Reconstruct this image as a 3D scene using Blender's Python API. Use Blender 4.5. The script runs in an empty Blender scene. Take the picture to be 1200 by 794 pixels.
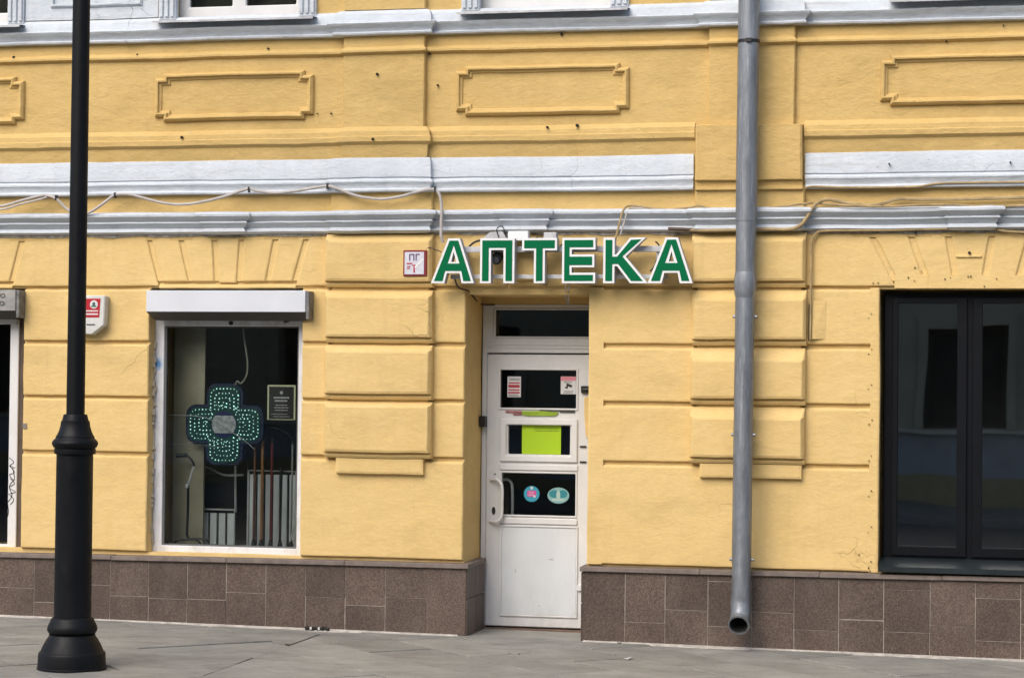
import bpy, bmesh, math, random
from mathutils import Vector, Matrix, noise
import numpy as np
random.seed(7)
SC = bpy.context.scene
COL = SC.collection
R_ = math.radians

# ------------------------------------------------------------------ camera
F, DC, CZ = 2560.0, 16.08, 1.9            # focal length in photo pixels, distance from facade, eye height
YAW, PITCH, ROLL = 0.22166, 0.0219, 0.01036
f_ = Vector((-math.sin(YAW)*math.cos(PITCH), math.cos(YAW)*math.cos(PITCH), math.sin(PITCH)))
r0 = Vector((math.cos(YAW), math.sin(YAW), 0)); u0 = r0.cross(f_)
r1 = r0*math.cos(ROLL)+u0*math.sin(ROLL); u1 = u0*math.cos(ROLL)-r0*math.sin(ROLL)
cam = bpy.data.cameras.new('camera'); co = bpy.data.objects.new('camera', cam); COL.objects.link(co)
M = Matrix((r1, u1, -f_)).transposed().to_4x4(); M.translation = (0, -DC, CZ)
co.matrix_world = M
cam.sensor_width = 36; cam.lens = F/1200*36; cam.clip_start = .1; cam.clip_end = 2000
SC.camera = co
SC.cycles.max_bounces = 6; SC.cycles.diffuse_bounces = 3; SC.cycles.glossy_bounces = 3
def W(px, py, y):                          # metric place on the plane y of a point measured in the photo
    d = f_+r1*((px-600)/F)-u1*((py-397)/F); t = (DC+y)/d.y
    return Vector((d.x*t, y, CZ+d.z*t))

# ------------------------------------------------------------------ light
SUN = Vector((-.38, -.92, .92)).normalized()
w = bpy.data.worlds.new('World'); SC.world = w; w.use_nodes = True
nt = w.node_tree; bg = nt.nodes['Background']; sky = nt.nodes.new('ShaderNodeTexSky')
sky.sky_type = 'NISHITA'; sky.sun_disc = False
sky.sun_elevation = math.asin(SUN.z); sky.sun_rotation = math.atan2(SUN.x, SUN.y)
sky.air_density = 1.0; sky.dust_density = 3.0; sky.ozone_density = 1.0
nt.links.new(sky.outputs[0], bg.inputs[0]); bg.inputs[1].default_value = .13
sl = bpy.data.lights.new('sun', 'SUN'); sl.energy = 1.5; sl.angle = R_(48); sl.color = (1, .95, .88)
so = bpy.data.objects.new('sun', sl); COL.objects.link(so)
so.rotation_euler = SUN.to_track_quat('Z', 'Y').to_euler(); so.location = (0, -10, 20)
SC.view_settings.view_transform = 'Standard'; SC.view_settings.look = 'None'
SC.view_settings.exposure = 0.64; SC.view_settings.gamma = 1

# ------------------------------------------------------------------ materials
class NB:
    def __init__(s, name):
        s.m = bpy.data.materials.new(name); s.m.use_nodes = True
        s.t = s.m.node_tree; s.b = s.t.nodes['Principled BSDF']; s.pos = s.n('ShaderNodeNewGeometry').outputs['Position']
    def n(s, t, **k):
        o = s.t.nodes.new(t)
        for a, b in k.items(): setattr(o, a, b)
        return o
    def put(s, sock, v):
        if isinstance(v, bpy.types.NodeSocket): s.t.links.new(v, sock)
        elif isinstance(v, (tuple, list)) and len(v) == 3 and sock.type == 'RGBA': sock.default_value = (*v, 1)
        else: sock.default_value = v
    def math(s, op, a, b=0.0, c=None, clamp=False):
        o = s.n('ShaderNodeMath', operation=op, use_clamp=clamp); s.put(o.inputs[0], a); s.put(o.inputs[1], b)
        if c is not None: s.put(o.inputs[2], c)
        return o.outputs[0]
    def noise(s, scale, stretch=(1, 1, 1), detail=4, rough=.55, off=(0, 0, 0), dist=0.0):
        mp = s.n('ShaderNodeMapping'); s.put(mp.inputs[0], s.pos); mp.inputs['Scale'].default_value = stretch; mp.inputs['Location'].default_value = off
        o = s.n('ShaderNodeTexNoise'); s.put(o.inputs['Vector'], mp.outputs[0]); o.inputs['Scale'].default_value = scale
        o.inputs['Detail'].default_value = detail; o.inputs['Roughness'].default_value = rough; o.inputs['Distortion'].default_value = dist
        return o.outputs['Fac']
    def ramp(s, v, a, b, lo=0.0, hi=1.0):
        o = s.n('ShaderNodeMapRange'); s.put(o.inputs[0], v); s.put(o.inputs[1], a); s.put(o.inputs[2], b); s.put(o.inputs[3], lo); s.put(o.inputs[4], hi)
        return o.outputs[0]
    def mix(s, f, a, b, mode='MIX'):
        o = s.n('ShaderNodeMix', data_type='RGBA', blend_type=mode)
        s.put(o.inputs[0], f); s.put(o.inputs[6], a); s.put(o.inputs[7], b); return o.outputs[2]
    def bump(s, h, strength, dist, prev=None):
        o = s.n('ShaderNodeBump'); s.put(o.inputs['Height'], h); o.inputs['Strength'].default_value = strength; o.inputs['Distance'].default_value = dist
        if prev: s.t.links.new(prev, o.inputs['Normal'])
        return o.outputs[0]
    def out(s, col=None, rough=.5, nrm=None, metal=0.0, spec=.5):
        if col is not None: s.put(s.b.inputs['Base Color'], col)
        s.put(s.b.inputs['Roughness'], rough); s.put(s.b.inputs['Metallic'], metal); s.put(s.b.inputs['Specular IOR Level'], spec)
        if nrm: s.t.links.new(nrm, s.b.inputs['Normal'])
        return s.m
def plain(name, col, rough=.5, metal=0.0, var=.12, scale=9, spec=.5, bump=.0):
    b = NB(name); v = b.ramp(b.noise(scale), .3, .7, 1-var, 1+var*.5)
    c = b.n('ShaderNodeVectorMath', operation='SCALE'); c.inputs[0].default_value = col; b.put(c.inputs['Scale'], v)
    nr = b.bump(b.noise(60), bump, .003) if bump else None
    return b.out(c.outputs[0], rough, nr, metal, spec)

def plaster(name, c1, c2, c3, white=False, rel=1.0):
    b = NB(name)
    big = b.ramp(b.noise(.9, (1, 1, 1.6), 5), .35, .68)
    col = b.mix(big, c1, c2)
    mid = b.ramp(b.noise(5, (1, 1, .55), 6, .65, (3, 1, 2)), .42, .72)
    col = b.mix(b.math('MULTIPLY', mid, .6), col, c3)
    # faint vertical rain streaks
    st = b.ramp(b.noise(14, (1, 1, .06), 3, .6, (7, 0, 0)), .56, .74)
    col = b.mix(b.math('MULTIPLY', st, .16 if not white else .28), col, tuple(x*.72 for x in c1))
    # fine mottling of brushed paint
    fine = b.ramp(b.noise(38, (.55, 1, 1.4), 3, .7), .3, .7, .965, 1.03)
    sc = b.n('ShaderNodeVectorMath', operation='SCALE'); b.put(sc.inputs[0], col); b.put(sc.inputs['Scale'], fine); col = sc.outputs[0]
    # hairline cracks, only in patches
    mp = b.n('ShaderNodeMapping'); b.put(mp.inputs[0], b.pos)
    nz = b.n('ShaderNodeTexNoise'); b.put(nz.inputs['Vector'], b.pos); nz.inputs['Scale'].default_value = 3.5
    ad = b.n('ShaderNodeVectorMath', operation='MULTIPLY_ADD'); b.put(ad.inputs[0], nz.outputs['Color']); ad.inputs[1].default_value = (.35,)*3; b.put(ad.inputs[2], mp.outputs[0])
    vo = b.n('ShaderNodeTexVoronoi', feature='DISTANCE_TO_EDGE'); b.put(vo.inputs['Vector'], ad.outputs[0]); vo.inputs['Scale'].default_value = 2.3
    cr = b.ramp(vo.outputs['Distance'], .0, .010, 1, 0)
    cm = b.math('MULTIPLY', cr, b.ramp(b.noise(1.7, off=(4, 4, 9)), .60, .70))
    col = b.mix(b.math('MULTIPLY', cm, .32), col, tuple(x*.42 for x in c1))
    # chips down to pale render / grime
    ch = b.ramp(b.noise(24, (1, 1, 1.3), 3, .6, (1, 5, 2)), .70, .725)
    ch = b.math('MULTIPLY', ch, b.ramp(b.noise(2.2, off=(8, 2, 1)), .47, .60))
    col = b.mix(b.math('MULTIPLY', ch, .6), col, (.40, .36, .30) if not white else (.25, .24, .22))
    so_ = b.math('MULTIPLY', b.ramp(b.noise(1.3, (1, 1, 2.2), 7, .68, (12, 4, 6)), .52, .72), .34)
    col = b.mix(so_, col, tuple(x*.62 for x in c1))
    if white:
        dr = b.ramp(b.noise(3.0, (.35, 1, 7), 6, .7, (2, 2, 6)), .54, .76)
        col = b.mix(b.math('MULTIPLY', dr, .75), col, (.36, .35, .34))
    h = b.math('ADD', b.math('ADD', b.math('MULTIPLY', b.noise(2.6, (1, 1, 1.2), 3, .5, (5, 5, 5)), 1.3), b.math('MULTIPLY', b.noise(9, (.8, 1, 1.3), 5, .62), 1.0)), b.math('MULTIPLY', b.noise(45, (.5, 1, 1.5), 4, .7), .22))
    h = b.math('SUBTRACT', h, b.math('MULTIPLY', cm, .35)); h = b.math('SUBTRACT', h, b.math('MULTIPLY', ch, .25))
    nr = b.bump(h, .75, .017*rel)
    return b.out(col, b.ramp(b.noise(6), .3, .7, .65, .9), nr, 0, .2)
YEL = plaster('yellow_plaster', (.70, .503, .215), (.665, .468, .19), (.73, .54, .25), rel=.62)
YELU = plaster('weathered_yellow_plaster', (.60, .418, .162), (.565, .385, .143), (.645, .46, .19))
WHT = plaster('white_plaster', (.575, .615, .66), (.51, .55, .59), (.63, .67, .71), True)

def granite():
    b = NB('brown_granite')
    oi = b.n('ShaderNodeObjectInfo').outputs['Random']
    n1 = b.ramp(b.noise(95, detail=3, rough=.7), .38, .66)
    col = b.mix(n1, (.052, .036, .029), (.150, .106, .082))
    sp = b.ramp(b.noise(190, detail=1, off=(3, 3, 3)), .62, .70)
    col = b.mix(b.math('MULTIPLY', sp, .5), col, (.26, .21, .18))
    big = b.ramp(b.noise(2.2, (1, 1, 1), 5), .3, .75, .80, 1.16)
    tone = b.math('MULTIPLY', big, b.ramp(oi, 0, 1, .80, 1.18))
    sc = b.n('ShaderNodeVectorMath', operation='SCALE'); b.put(sc.inputs[0], col); b.put(sc.inputs['Scale'], tone); col = sc.outputs[0]
    dust = b.ramp(b.noise(5, (1, 1, .5), 6, .7, (5, 1, 0)), .5, .8)
    col = b.mix(b.math('MULTIPLY', dust, .25), col, (.24, .20, .17))
    return b.out(col, .55, b.bump(b.noise(90), .25, .002), 0, .4)
GRA = granite()
GROUT = plain('pale_grout', (.38, .34, .29), .9, var=.35, scale=20)
CAPM = plain('capstone', (.17, .135, .115), .7, var=.3, scale=14, bump=.4)

def paving():
    b = NB('grey_paving')
    oi = b.n('ShaderNodeObjectInfo').outputs['Random']
    n1 = b.ramp(b.noise(70, detail=4, rough=.7), .3, .7)
    col = b.mix(n1, (.225, .220, .198), (.31, .303, .275))
    bl = b.ramp(b.noise(2.3, (1, 1.6, 1), 7, .7), .32, .72, .70, 1.18)
    tone = b.math('MULTIPLY', bl, b.ramp(oi, 0, 1, .86, 1.12))
    sc = b.n('ShaderNodeVectorMath', operation='SCALE'); b.put(sc.inputs[0], col); b.put(sc.inputs['Scale'], tone); col = sc.outputs[0]
    st = b.ramp(b.noise(9, (1, 2.6, 1), 5, .6, (3, 9, 0)), .60, .72)
    col = b.mix(b.math('MULTIPLY', st, .40), col, (.40, .385, .35))
    dk = b.ramp(b.noise(6, (1, 2, 1), 5, .6, (9, 3, 0)), .62, .74)
    col = b.mix(b.math('MULTIPLY', dk, .35), col, (.10, .098, .09))
    return b.out(col, b.ramp(b.noise(4), .3, .7, .5, .75), b.bump(b.noise(50, detail=5), .5, .004), 0, .4)
PAV = paving()
JOINT = plain('dark_joint_sand', (.06, .055, .048), .95, var=.4, scale=30)
MORT = plain('pale_mortar', (.50, .46, .40), .9, var=.35, scale=16, bump=.8)
ASPH = plain('asphalt', (.10, .098, .095), .85, var=.3, scale=30, bump=.6)
KERB = plain('kerb_granite', (.28, .27, .26), .8, var=.2, scale=20)
IRON = None
def iron():
    b = NB('black_cast_iron_paint')
    c = b.mix(b.ramp(b.noise(5, (1, 1, .4), 5, .7), .45, .8), (.004, .0045, .006), (.009, .0105, .0125))
    c = b.mix(b.math('MULTIPLY', b.ramp(b.noise(12, (1, 1, .8), 6, .7, (2, 0, 0)), .62, .8), .5), c, (.022, .024, .027))
    return b.out(c, b.ramp(b.noise(10), .3, .7, .40, .6), b.bump(b.noise(22, detail=5), .25, .004), 0, .2)
IRON = iron()
def zinc():
    b = NB('galvanised_steel')
    c = b.mix(b.ramp(b.noise(5, (3, 3, .5), 6, .75), .35, .7), (.17, .185, .205), (.30, .32, .35))
    c = b.mix(b.math('MULTIPLY', b.ramp(b.noise(9, (6, 6, .35), 5, .7, (4, 0, 0)), .56, .72), .55), c, (.55, .58, .62))
    c = b.mix(b.math('MULTIPLY', b.ramp(b.noise(4, (2, 2, .8), 6, .7, (1, 7, 0)), .58, .76), .5), c, (.12, .12, .13))
    return b.out(c, b.ramp(b.noise(14), .3, .7, .38, .6), b.bump(b.noise(18, (1, 1, .4)), .15, .004), .55, .5)
ZINC = zinc()
def pvc(nm='white_pvc', cl=(.70, .70, .70)):
    b = NB(nm)
    c = b.mix(b.ramp(b.noise(3, (1, 1, .6), 6, .7), .4, .75), cl, tuple(x*.86 for x in cl))
    sm = b.ramp(b.noise(30, (1, 1, .7), 5, .75, (3, 3, 3)), .66, .74)
    c = b.mix(b.math('MULTIPLY', sm, .5), c, (.34, .31, .29))
    # dirt splashed up from the street on the lowest part
    sx = b.n('ShaderNodeSeparateXYZ'); b.put(sx.inputs[0], b.pos)
    low = b.math('MULTIPLY', b.ramp(sx.outputs[2], .0, .45, 1, 0), b.ramp(b.noise(9, (1, 1, .6), 6, .7), .45, .65))
    c = b.mix(b.math('MULTIPLY', low, .35), c, (.40, .38, .36))
    return b.out(c, .38, b.bump(b.noise(14), .08, .003), 0, .5)
PVC = pvc()
def pvc_spray():
    b = NB('white_pvc_with_blue_spray')
    c = b.mix(b.ramp(b.noise(9, (1, 1, .5), 6, .7), .45, .7), (.70, .71, .74), (.50, .49, .49))
    d = b.n('ShaderNodeVectorMath', operation='DISTANCE'); b.put(d.inputs[0], b.pos); p = W(184, 426, .12); d.inputs[1].default_value = p
    m = b.ramp(b.math('ADD', d.outputs['Value'], b.ramp(b.noise(40), 0, 1, -.035, .035)), .02, .06, 1, 0)
    c = b.mix(b.math('MULTIPLY', m, .85), c, (.03, .22, .50))
    return b.out(c, .45, b.bump(b.noise(30), .3, .003))
PVCS = pvc_spray()
DARKF = plain('anthracite_frame', (.005, .006, .0085), .38, var=.2, spec=.22)
def glass(name, mult, wav=.25):
    m = bpy.data.materials.new(name); m.use_nodes = True; t = m.node_tree; t.nodes.clear()
    o = t.nodes.new('ShaderNodeOutputMaterial'); mx = t.nodes.new('ShaderNodeMixShader'); tr = t.nodes.new('ShaderNodeBsdfTransparent'); gl = t.nodes.new('ShaderNodeBsdfGlossy')
    fr = t.nodes.new('ShaderNodeFresnel'); fr.inputs[0].default_value = 1.5; mu = t.nodes.new('ShaderNodeMath'); mu.operation = 'MULTIPLY'; mu.inputs[1].default_value = mult; mu.use_clamp = True
    tr.inputs[0].default_value = (.93, .95, .94, 1); gl.inputs['Roughness'].default_value = .015
    g = t.nodes.new('ShaderNodeNewGeometry'); nz = t.nodes.new('ShaderNodeTexNoise'); nz.inputs['Scale'].default_value = 1.1; nz.inputs['Detail'].default_value = 1
    bp = t.nodes.new('ShaderNodeBump'); bp.inputs['Strength'].default_value = wav; bp.inputs['Distance'].default_value = .02
    L = t.links.new
    L(g.outputs['Position'], nz.inputs['Vector']); L(nz.outputs['Fac'], bp.inputs['Height']); L(bp.outputs[0], gl.inputs['Normal'])
    L(fr.outputs[0], mu.inputs[0]); L(mu.outputs[0], mx.inputs[0]); L(tr.outputs[0], mx.inputs[1]); L(gl.outputs[0], mx.inputs[2]); L(mx.outputs[0], o.inputs[0])
    return m
GLASS = glass('window_glass', 1.15)
GLASSD = glass('dark_window_glass', 4.0, .10)
BLACK = plain('black_plastic', (.012, .012, .012), .45)
DARKROOM = plain('unlit_room_dark', (.05, .048, .042), .9)  # near-black colour stands in for the gloom of unlit rooms
def flat(name, col, rough=.6, emit=0):
    b = NB(name); b.out(col, rough)
    if emit: b.b.inputs['Emission Color'].default_value = (*col, 1); b.b.inputs['Emission Strength'].default_value = emit
    return b.m
GREEN = NB('sign_green').out((.001, .13, .048), .6, spec=.08)
SWHITE = plain('sign_white', (.78, .79, .79), .4, var=.06)
SSIDE = plain('sign_side_grey', (.42, .43, .45), .5, var=.15)
RAILM = plain('dirty_white_rail', (.50, .50, .51), .5, var=.3, scale=12)
CABW = plain('grey_cable', (.46, .42, .39), .6, var=.25, scale=10)
CABY = plain('painted_cable', (.40, .29, .14), .6, var=.35, scale=12)
CABB = plain('brown_cable', (.08, .05, .035), .6, var=.4, scale=12)

# ------------------------------------------------------------------ mesh helpers
def wob(c, a=1.0):
    return c + a*(noise.noise_vector(c*1.4)*.0055 + noise.noise_vector(c*6.5+Vector((9, 3, 1)))*.0032)
def link(name, verts, faces, mat, parent=None, wobble=0.0, smooth=False, bevel=0.0, kind=None, label=None, base=None):
    verts = [Vector(v) for v in verts]
    if wobble: verts = [wob(v, wobble) for v in verts]
    off = Vector((0, 0, 0))
    if parent is not None: off = parent.get('_w', None); off = Vector(off) if off is not None else Vector((0, 0, 0))
    if base is None:
        mn = Vector((min(v.x for v in verts), min(v.y for v in verts), min(v.z for v in verts))); mx = Vector((max(v.x for v in verts), max(v.y for v in verts), max(v.z for v in verts)))
        base = Vector(((mn.x+mx.x)/2, (mn.y+mx.y)/2, mn.z))
    base = Vector(base)
    me = bpy.data.meshes.new(name); me.from_pydata([v-base for v in verts], [], faces)
    bm = bmesh.new(); bm.from_mesh(me)
    bmesh.ops.remove_doubles(bm, verts=bm.verts, dist=1e-5)
    bmesh.ops.recalc_face_normals(bm, faces=bm.faces)
    if bevel:
        es = [e for e in bm.edges if len(e.link_faces) == 2 and e.calc_face_angle(0) > .9]
        bmesh.ops.bevel(bm, geom=es, offset=bevel, segments=1, affect='EDGES', profile=.5, clamp_overlap=True)
    if smooth:
        for f in bm.faces: f.smooth = True
        for e in bm.edges:
            if len(e.link_faces) == 2 and e.calc_face_angle(0) > .7: e.smooth = False
    bm.to_mesh(me); bm.free()
    me.materials.append(mat)
    o = bpy.data.objects.new(name, me); COL.objects.link(o); o.location = base-off
    o['_w'] = list(base)
    if parent is not None: o.parent = parent
    if kind: o['kind'] = kind
    if label: o['label'] = label
    return o
def empty(name, loc, label=None, cat=None, group=None, parent=None):
    o = bpy.data.objects.new(name, None); COL.objects.link(o); o.empty_display_size = .1
    off = Vector(parent['_w']) if parent else Vector((0, 0, 0))
    o.location = Vector(loc)-off; o['_w'] = list(loc)
    if parent: o.parent = parent
    if label: tag(o, label, cat, group)
    return o
def tag(o, label, cat, group=None):
    o['label'] = label; o['category'] = cat
    if group: o['group'] = group
    return o
class MB:
    def __init__(s): s.v = []; s.f = []
    def add(s, v, f): n = len(s.v); s.v += [Vector(a) for a in v]; s.f += [[i+n for i in q] for q in f]; return s
    def box(s, x0, x1, y0, y1, z0, z1):
        v = [(x, y, z) for x in (x0, x1) for y in (y0, y1) for z in (z0, z1)]
        return s.add(v, [(0, 1, 3, 2), (4, 6, 7, 5), (0, 4, 5, 1), (2, 3, 7, 6), (0, 2, 6, 4), (1, 5, 7, 3)])
    def tube(s, pts, r, n=8, smooth=True, cap=True):
        pts = [Vector(p) for p in pts]
        if smooth and len(pts) > 2: pts = catmull(pts)
        rs = r if isinstance(r, (list, tuple)) else [r]*len(pts)
        loops = []; up = None
        for i, p in enumerate(pts):
            d = (pts[min(i+1, len(pts)-1)]-pts[max(i-1, 0)]).normalized()
            if up is None:
                up = d.orthogonal().normalized()
            up = (up-d*up.dot(d)).normalized(); q = d.cross(up)
            loops.append([p+(up*math.cos(2*math.pi*k/n)+q*math.sin(2*math.pi*k/n))*rs[i] for k in range(n)])
        v = [c for l in loops for c in l]; f = []
        for i in range(len(loops)-1):
            for k in range(n): f.append((i*n+k, i*n+(k+1) % n, (i+1)*n+(k+1) % n, (i+1)*n+k))
        if cap: f.append(list(range(n))); f.append([(len(loops)-1)*n+k for k in range(n)])
        return s.add(v, f)
    def lathe(s, cx, cy, prof, n=40):
        v = []; f = []
        for r, z in prof: v += [(cx+r*math.cos(2*math.pi*k/n), cy+r*math.sin(2*math.pi*k/n), z) for k in range(n)]
        for i in range(len(prof)-1):
            for k in range(n): f.append((i*n+k, i*n+(k+1) % n, (i+1)*n+(k+1) % n, (i+1)*n+k))
        f.append(list(range(n))); f.append([(len(prof)-1)*n+k for k in range(n)])
        return s.add(v, f)
    def disc(s, c, r, y, t=.004, n=28, rz=None):
        rz = rz or r; x, z = c
        a = [(x+r*math.cos(2*math.pi*k/n), y, z+rz*math.sin(2*math.pi*k/n)) for k in range(n)]
        b_ = [(p[0], y+t, p[2]) for p in a]
        return s.add(a+b_, [list(range(n)), [n+k for k in range(n)]]+[(k, (k+1) % n, n+(k+1) % n, n+k) for k in range(n)])
    def prism(s, poly, y0, y1):
        n = len(poly); v = [(x, y0, z) for x, z in poly]+[(x, y1, z) for x, z in poly]
        return s.add(v, [list(range(n)), [n+k for k in range(n)]]+[(k, (k+1) % n, n+(k+1) % n, n+k) for k in range(n)])
    def build(s, name, mat, parent=None, **k): return link(name, s.v, s.f, mat, parent, **k)
def catmull(p, sub=6):
    out = []
    for i in range(len(p)-1):
        a, b, c, d = p[max(i-1, 0)], p[i], p[i+1], p[min(i+2, len(p)-1)]
        for k in range(sub):
            t = k/sub; out.append(.5*((2*b)+(c-a)*t+(2*a-5*b+4*c-d)*t*t+(3*b-a-3*c+d)*t**3))
    out.append(p[-1]); return out
def spread(a, b, step=.075):
    n = max(1, int(math.ceil(abs(b-a)/step))); return [a+(b-a)*i/n for i in range(n)]
def pl(prof, d):                            # piecewise linear height at inset d
    if d <= prof[0][0]: return prof[0][1]
    for (a, ya), (b, yb) in zip(prof, prof[1:]):
        if d <= b: return ya+(yb-ya)*(d-a)/max(b-a, 1e-9)
    return prof[-1][1]
# a plaster block: grid whose height follows the edge profiles; xl/xr may slant (functions of z)
def block(name, xl, xr, z0, z1, bot, top, lef, rig, mat=None, parent=None, back=.045, **k):
    XL = xl if callable(xl) else (lambda z: xl); XR = xr if callable(xr) else (lambda z: xr)
    zs = sorted(set([round(z0+d, 5) for d, _ in bot]+[round(z1-d, 5) for d, _ in top]))
    zz = []
    for a, b in zip(zs, zs[1:]): zz += spread(a, b)
    zz.append(zs[-1])
    wid = XR(z0)-XL(z0); ml, mr = lef[-1][0], rig[-1][0]
    nmid = max(1, int(max(wid, XR(z1)-XL(z1))/.075))
    cols = [('l', d) for d, _ in lef]+[('m', i/nmid) for i in range(1, nmid)]+[('r', d) for d, _ in reversed(rig)]
    v = []; f = []
    for z in zz:
        a, b = XL(z), XR(z)
        for t, d in cols:
            x = a+d if t == 'l' else (b-d if t == 'r' else a+ml+(b-mr-a-ml)*d)
            y = max(pl(bot, z-z0), pl(top, z1-z), pl(lef, x-a), pl(rig, b-x)); v.append((x, y, z))
    n = len(cols)
    for j in range(len(zz)-1):
        for i in range(n-1): f.append((j*n+i, j*n+i+1, (j+1)*n+i+1, (j+1)*n+i))
    # skirt back into the wall
    rim = [i for i in range(n)]+[j*n+n-1 for j in range(1, len(zz))]+[(len(zz)-1)*n+i for i in range(n-2, -1, -1)]+[j*n for j in range(len(zz)-2, 0, -1)]
    m0 = len(v)
    for i in rim: v.append((v[i][0], back, v[i][2]))
    L = len(rim)
    for q in range(L): f.append((rim[q], rim[(q+1) % L], m0+(q+1) % L, m0+q))
    f.append([m0+q for q in range(L)])
    return link(name, v, f, mat or YEL, parent, wobble=1.0, smooth=False, **k)
# a moulding swept along the wall, stepping forward by d between a and b (mitred returns)
def mould(name, prof, x0, x1, breaks, mat, parent, back=.03, wobble=1.0, **k):
    loops = []
    def loop(fx, dd): loops.append([(fx(-min(y, 0)), y-dd if y < 5 else y, z) for y, z in prof])
    cur = x0
    for a, b, d in sorted(breaks):
        for x in spread(cur, a-.12, .12): loop(lambda p, x=x: x, 0)
        loop(lambda p: a-p, 0); loop(lambda p: a-p, d)
        for x in spread(a+.02, b-.02, .12)[1:]: loop(lambda p, x=x: x, d)
        loop(lambda p: b+p, d); loop(lambda p: b+p, 0); cur = b+.12
    for x in spread(cur, x1, .12): loop(lambda p, x=x: x, 0)
    loop(lambda p: x1, 0)
    n = len(prof); v = []; f = []
    for l in loops: v += l
    for i in range(len(loops)-1):
        for q in range(n-1): f.append((i*n+q, i*n+q+1, (i+1)*n+q+1, (i+1)*n+q))
    # top and bottom are closed back into the wall, ends capped
    for e in (0, len(loops)-1):
        a = len(v); v += [(loops[e][0][0], back, loops[e][0][2]), (loops[e][-1][0], back, loops[e][-1][2])]
        f.append([e*n+q for q in range(n)]+[a+1, a])
    for i in range(len(loops)-1):
        for q in (0, n-1):
            a = len(v); v += [(loops[i][q][0], back, loops[i][q][2]), (loops[i+1][q][0], back, loops[i+1][q][2])]
            f.append((i*n+q, (i+1)*n+q, a+1, a))
    return link(name, v, f, mat, parent, wobble=wobble, smooth=True, **k)
# flat plate with rectangular openings, front at y0, back at y1
def plate(name, x0, x1, z0, z1, holes, y0, y1, mat, parent, step=None, wobble=0, bevel=0, **k):
    xs = sorted(set([x0, x1]+[h[0] for h in holes]+[h[1] for h in holes])); zs = sorted(set([z0, z1]+[h[2] for h in holes]+[h[3] for h in holes]))
    if step:
        X = []; Z = []
        for a, b in zip(xs, xs[1:]): X += spread(a, b, step)
        for a, b in zip(zs, zs[1:]): Z += spread(a, b, step)
        xs = X+[xs[-1]]; zs = Z+[zs[-1]]
    def solid(i, j):
        if i < 0 or j < 0 or i >= len(xs)-1 or j >= len(zs)-1: return False
        cx, cz = (xs[i]+xs[i+1])/2, (zs[j]+zs[j+1])/2
        return not any(h[0] < cx < h[1] and h[2] < cz < h[3] for h in holes)
    m = MB()
    for i in range(len(xs)-1):
        for j in range(len(zs)-1):
            if not solid(i, j): continue
            a, b, c, d = xs[i], xs[i+1], zs[j], zs[j+1]
            m.add([(a, y0, c), (b, y0, c), (b, y0, d), (a, y0, d)], [(0, 1, 2, 3)])
            m.add([(a, y1, c), (b, y1, c), (b, y1, d), (a, y1, d)], [(3, 2, 1, 0)])
            if not solid(i-1, j): m.add([(a, y0, c), (a, y1, c), (a, y1, d), (a, y0, d)], [(0, 1, 2, 3)])
            if not solid(i+1, j): m.add([(b, y0, c), (b, y1, c), (b, y1, d), (b, y0, d)], [(0, 1, 2, 3)])
            if not solid(i, j-1): m.add([(a, y0, c), (b, y0, c), (b, y1, c), (a, y1, c)], [(0, 1, 2, 3)])
            if not solid(i, j+1): m.add([(a, y0, d), (b, y0, d), (b, y1, d), (a, y1, d)], [(0, 1, 2, 3)])
    return link(name, m.v, m.f, mat, parent, wobble=wobble, bevel=bevel, **k)
def offset(poly, d):                        # inward miter offset of a counter-clockwise polygon (x, z)
    n = len(poly); out = []
    for i in range(n):
        p0, p1, p2 = Vector(poly[i-1]), Vector(poly[i]), Vector(poly[(i+1) % n])
        a = (p1-p0).normalized(); b = (p2-p1).normalized()
        na = Vector((-a.y, a.x)); nb = Vector((-b.y, b.x)); m = na+nb
        m = m/max(m.dot(na), .35) if m.length > 1e-6 else na
        out.append(tuple(p1+m*d))
    return out
def ccw(poly):
    a = sum(poly[i-1][0]*poly[i][1]-poly[i][0]*poly[i-1][1] for i in range(len(poly)))
    return poly if a > 0 else poly[::-1]
def ringpoly(name, poly, rings, mat, parent, cap=True, dense=.12, **k):
    poly = ccw(poly); n = len(poly); loops = []
    for d, y in rings:
        q = offset(poly, d); L = []
        for i in range(n):
            a, b = q[i], q[(i+1) % n]; m = max(1, int(math.dist(poly[i], poly[(i+1) % n])/dense))
            L += [(a[0]+(b[0]-a[0])*t/m, y, a[1]+(b[1]-a[1])*t/m) for t in range(m)]
        loops.append(L)
    n = len(loops[0]); v = [c for l in loops for c in l]; f = []
    for i in range(len(loops)-1):
        for q in range(n): f.append((i*n+q, i*n+(q+1) % n, (i+1)*n+(q+1) % n, (i+1)*n+q))
    if cap: f.append([(len(loops)-1)*n+q for q in range(n)])
    return link(name, v, f, mat, parent, wobble=1.0, smooth=False, **k)
def text(name, s, x, z, y, size, mat, parent, bold=0.0, align='CENTER', sx=1.0):
    c = bpy.data.curves.new(name, 'FONT'); c.body = s; c.size = size; c.align_x = align; c.offset = bold; c.extrude = .0008
    t = bpy.data.objects.new(name, c); me = bpy.data.meshes.new_from_object(t); bpy.data.objects.remove(t); bpy.data.curves.remove(c)
    vs = [(x+v.co.x*sx, y-v.co.z, z+v.co.y) for v in me.vertices]; fs = [list(p.vertices) for p in me.polygons]
    return link(name, vs, fs, mat, parent)

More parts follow.
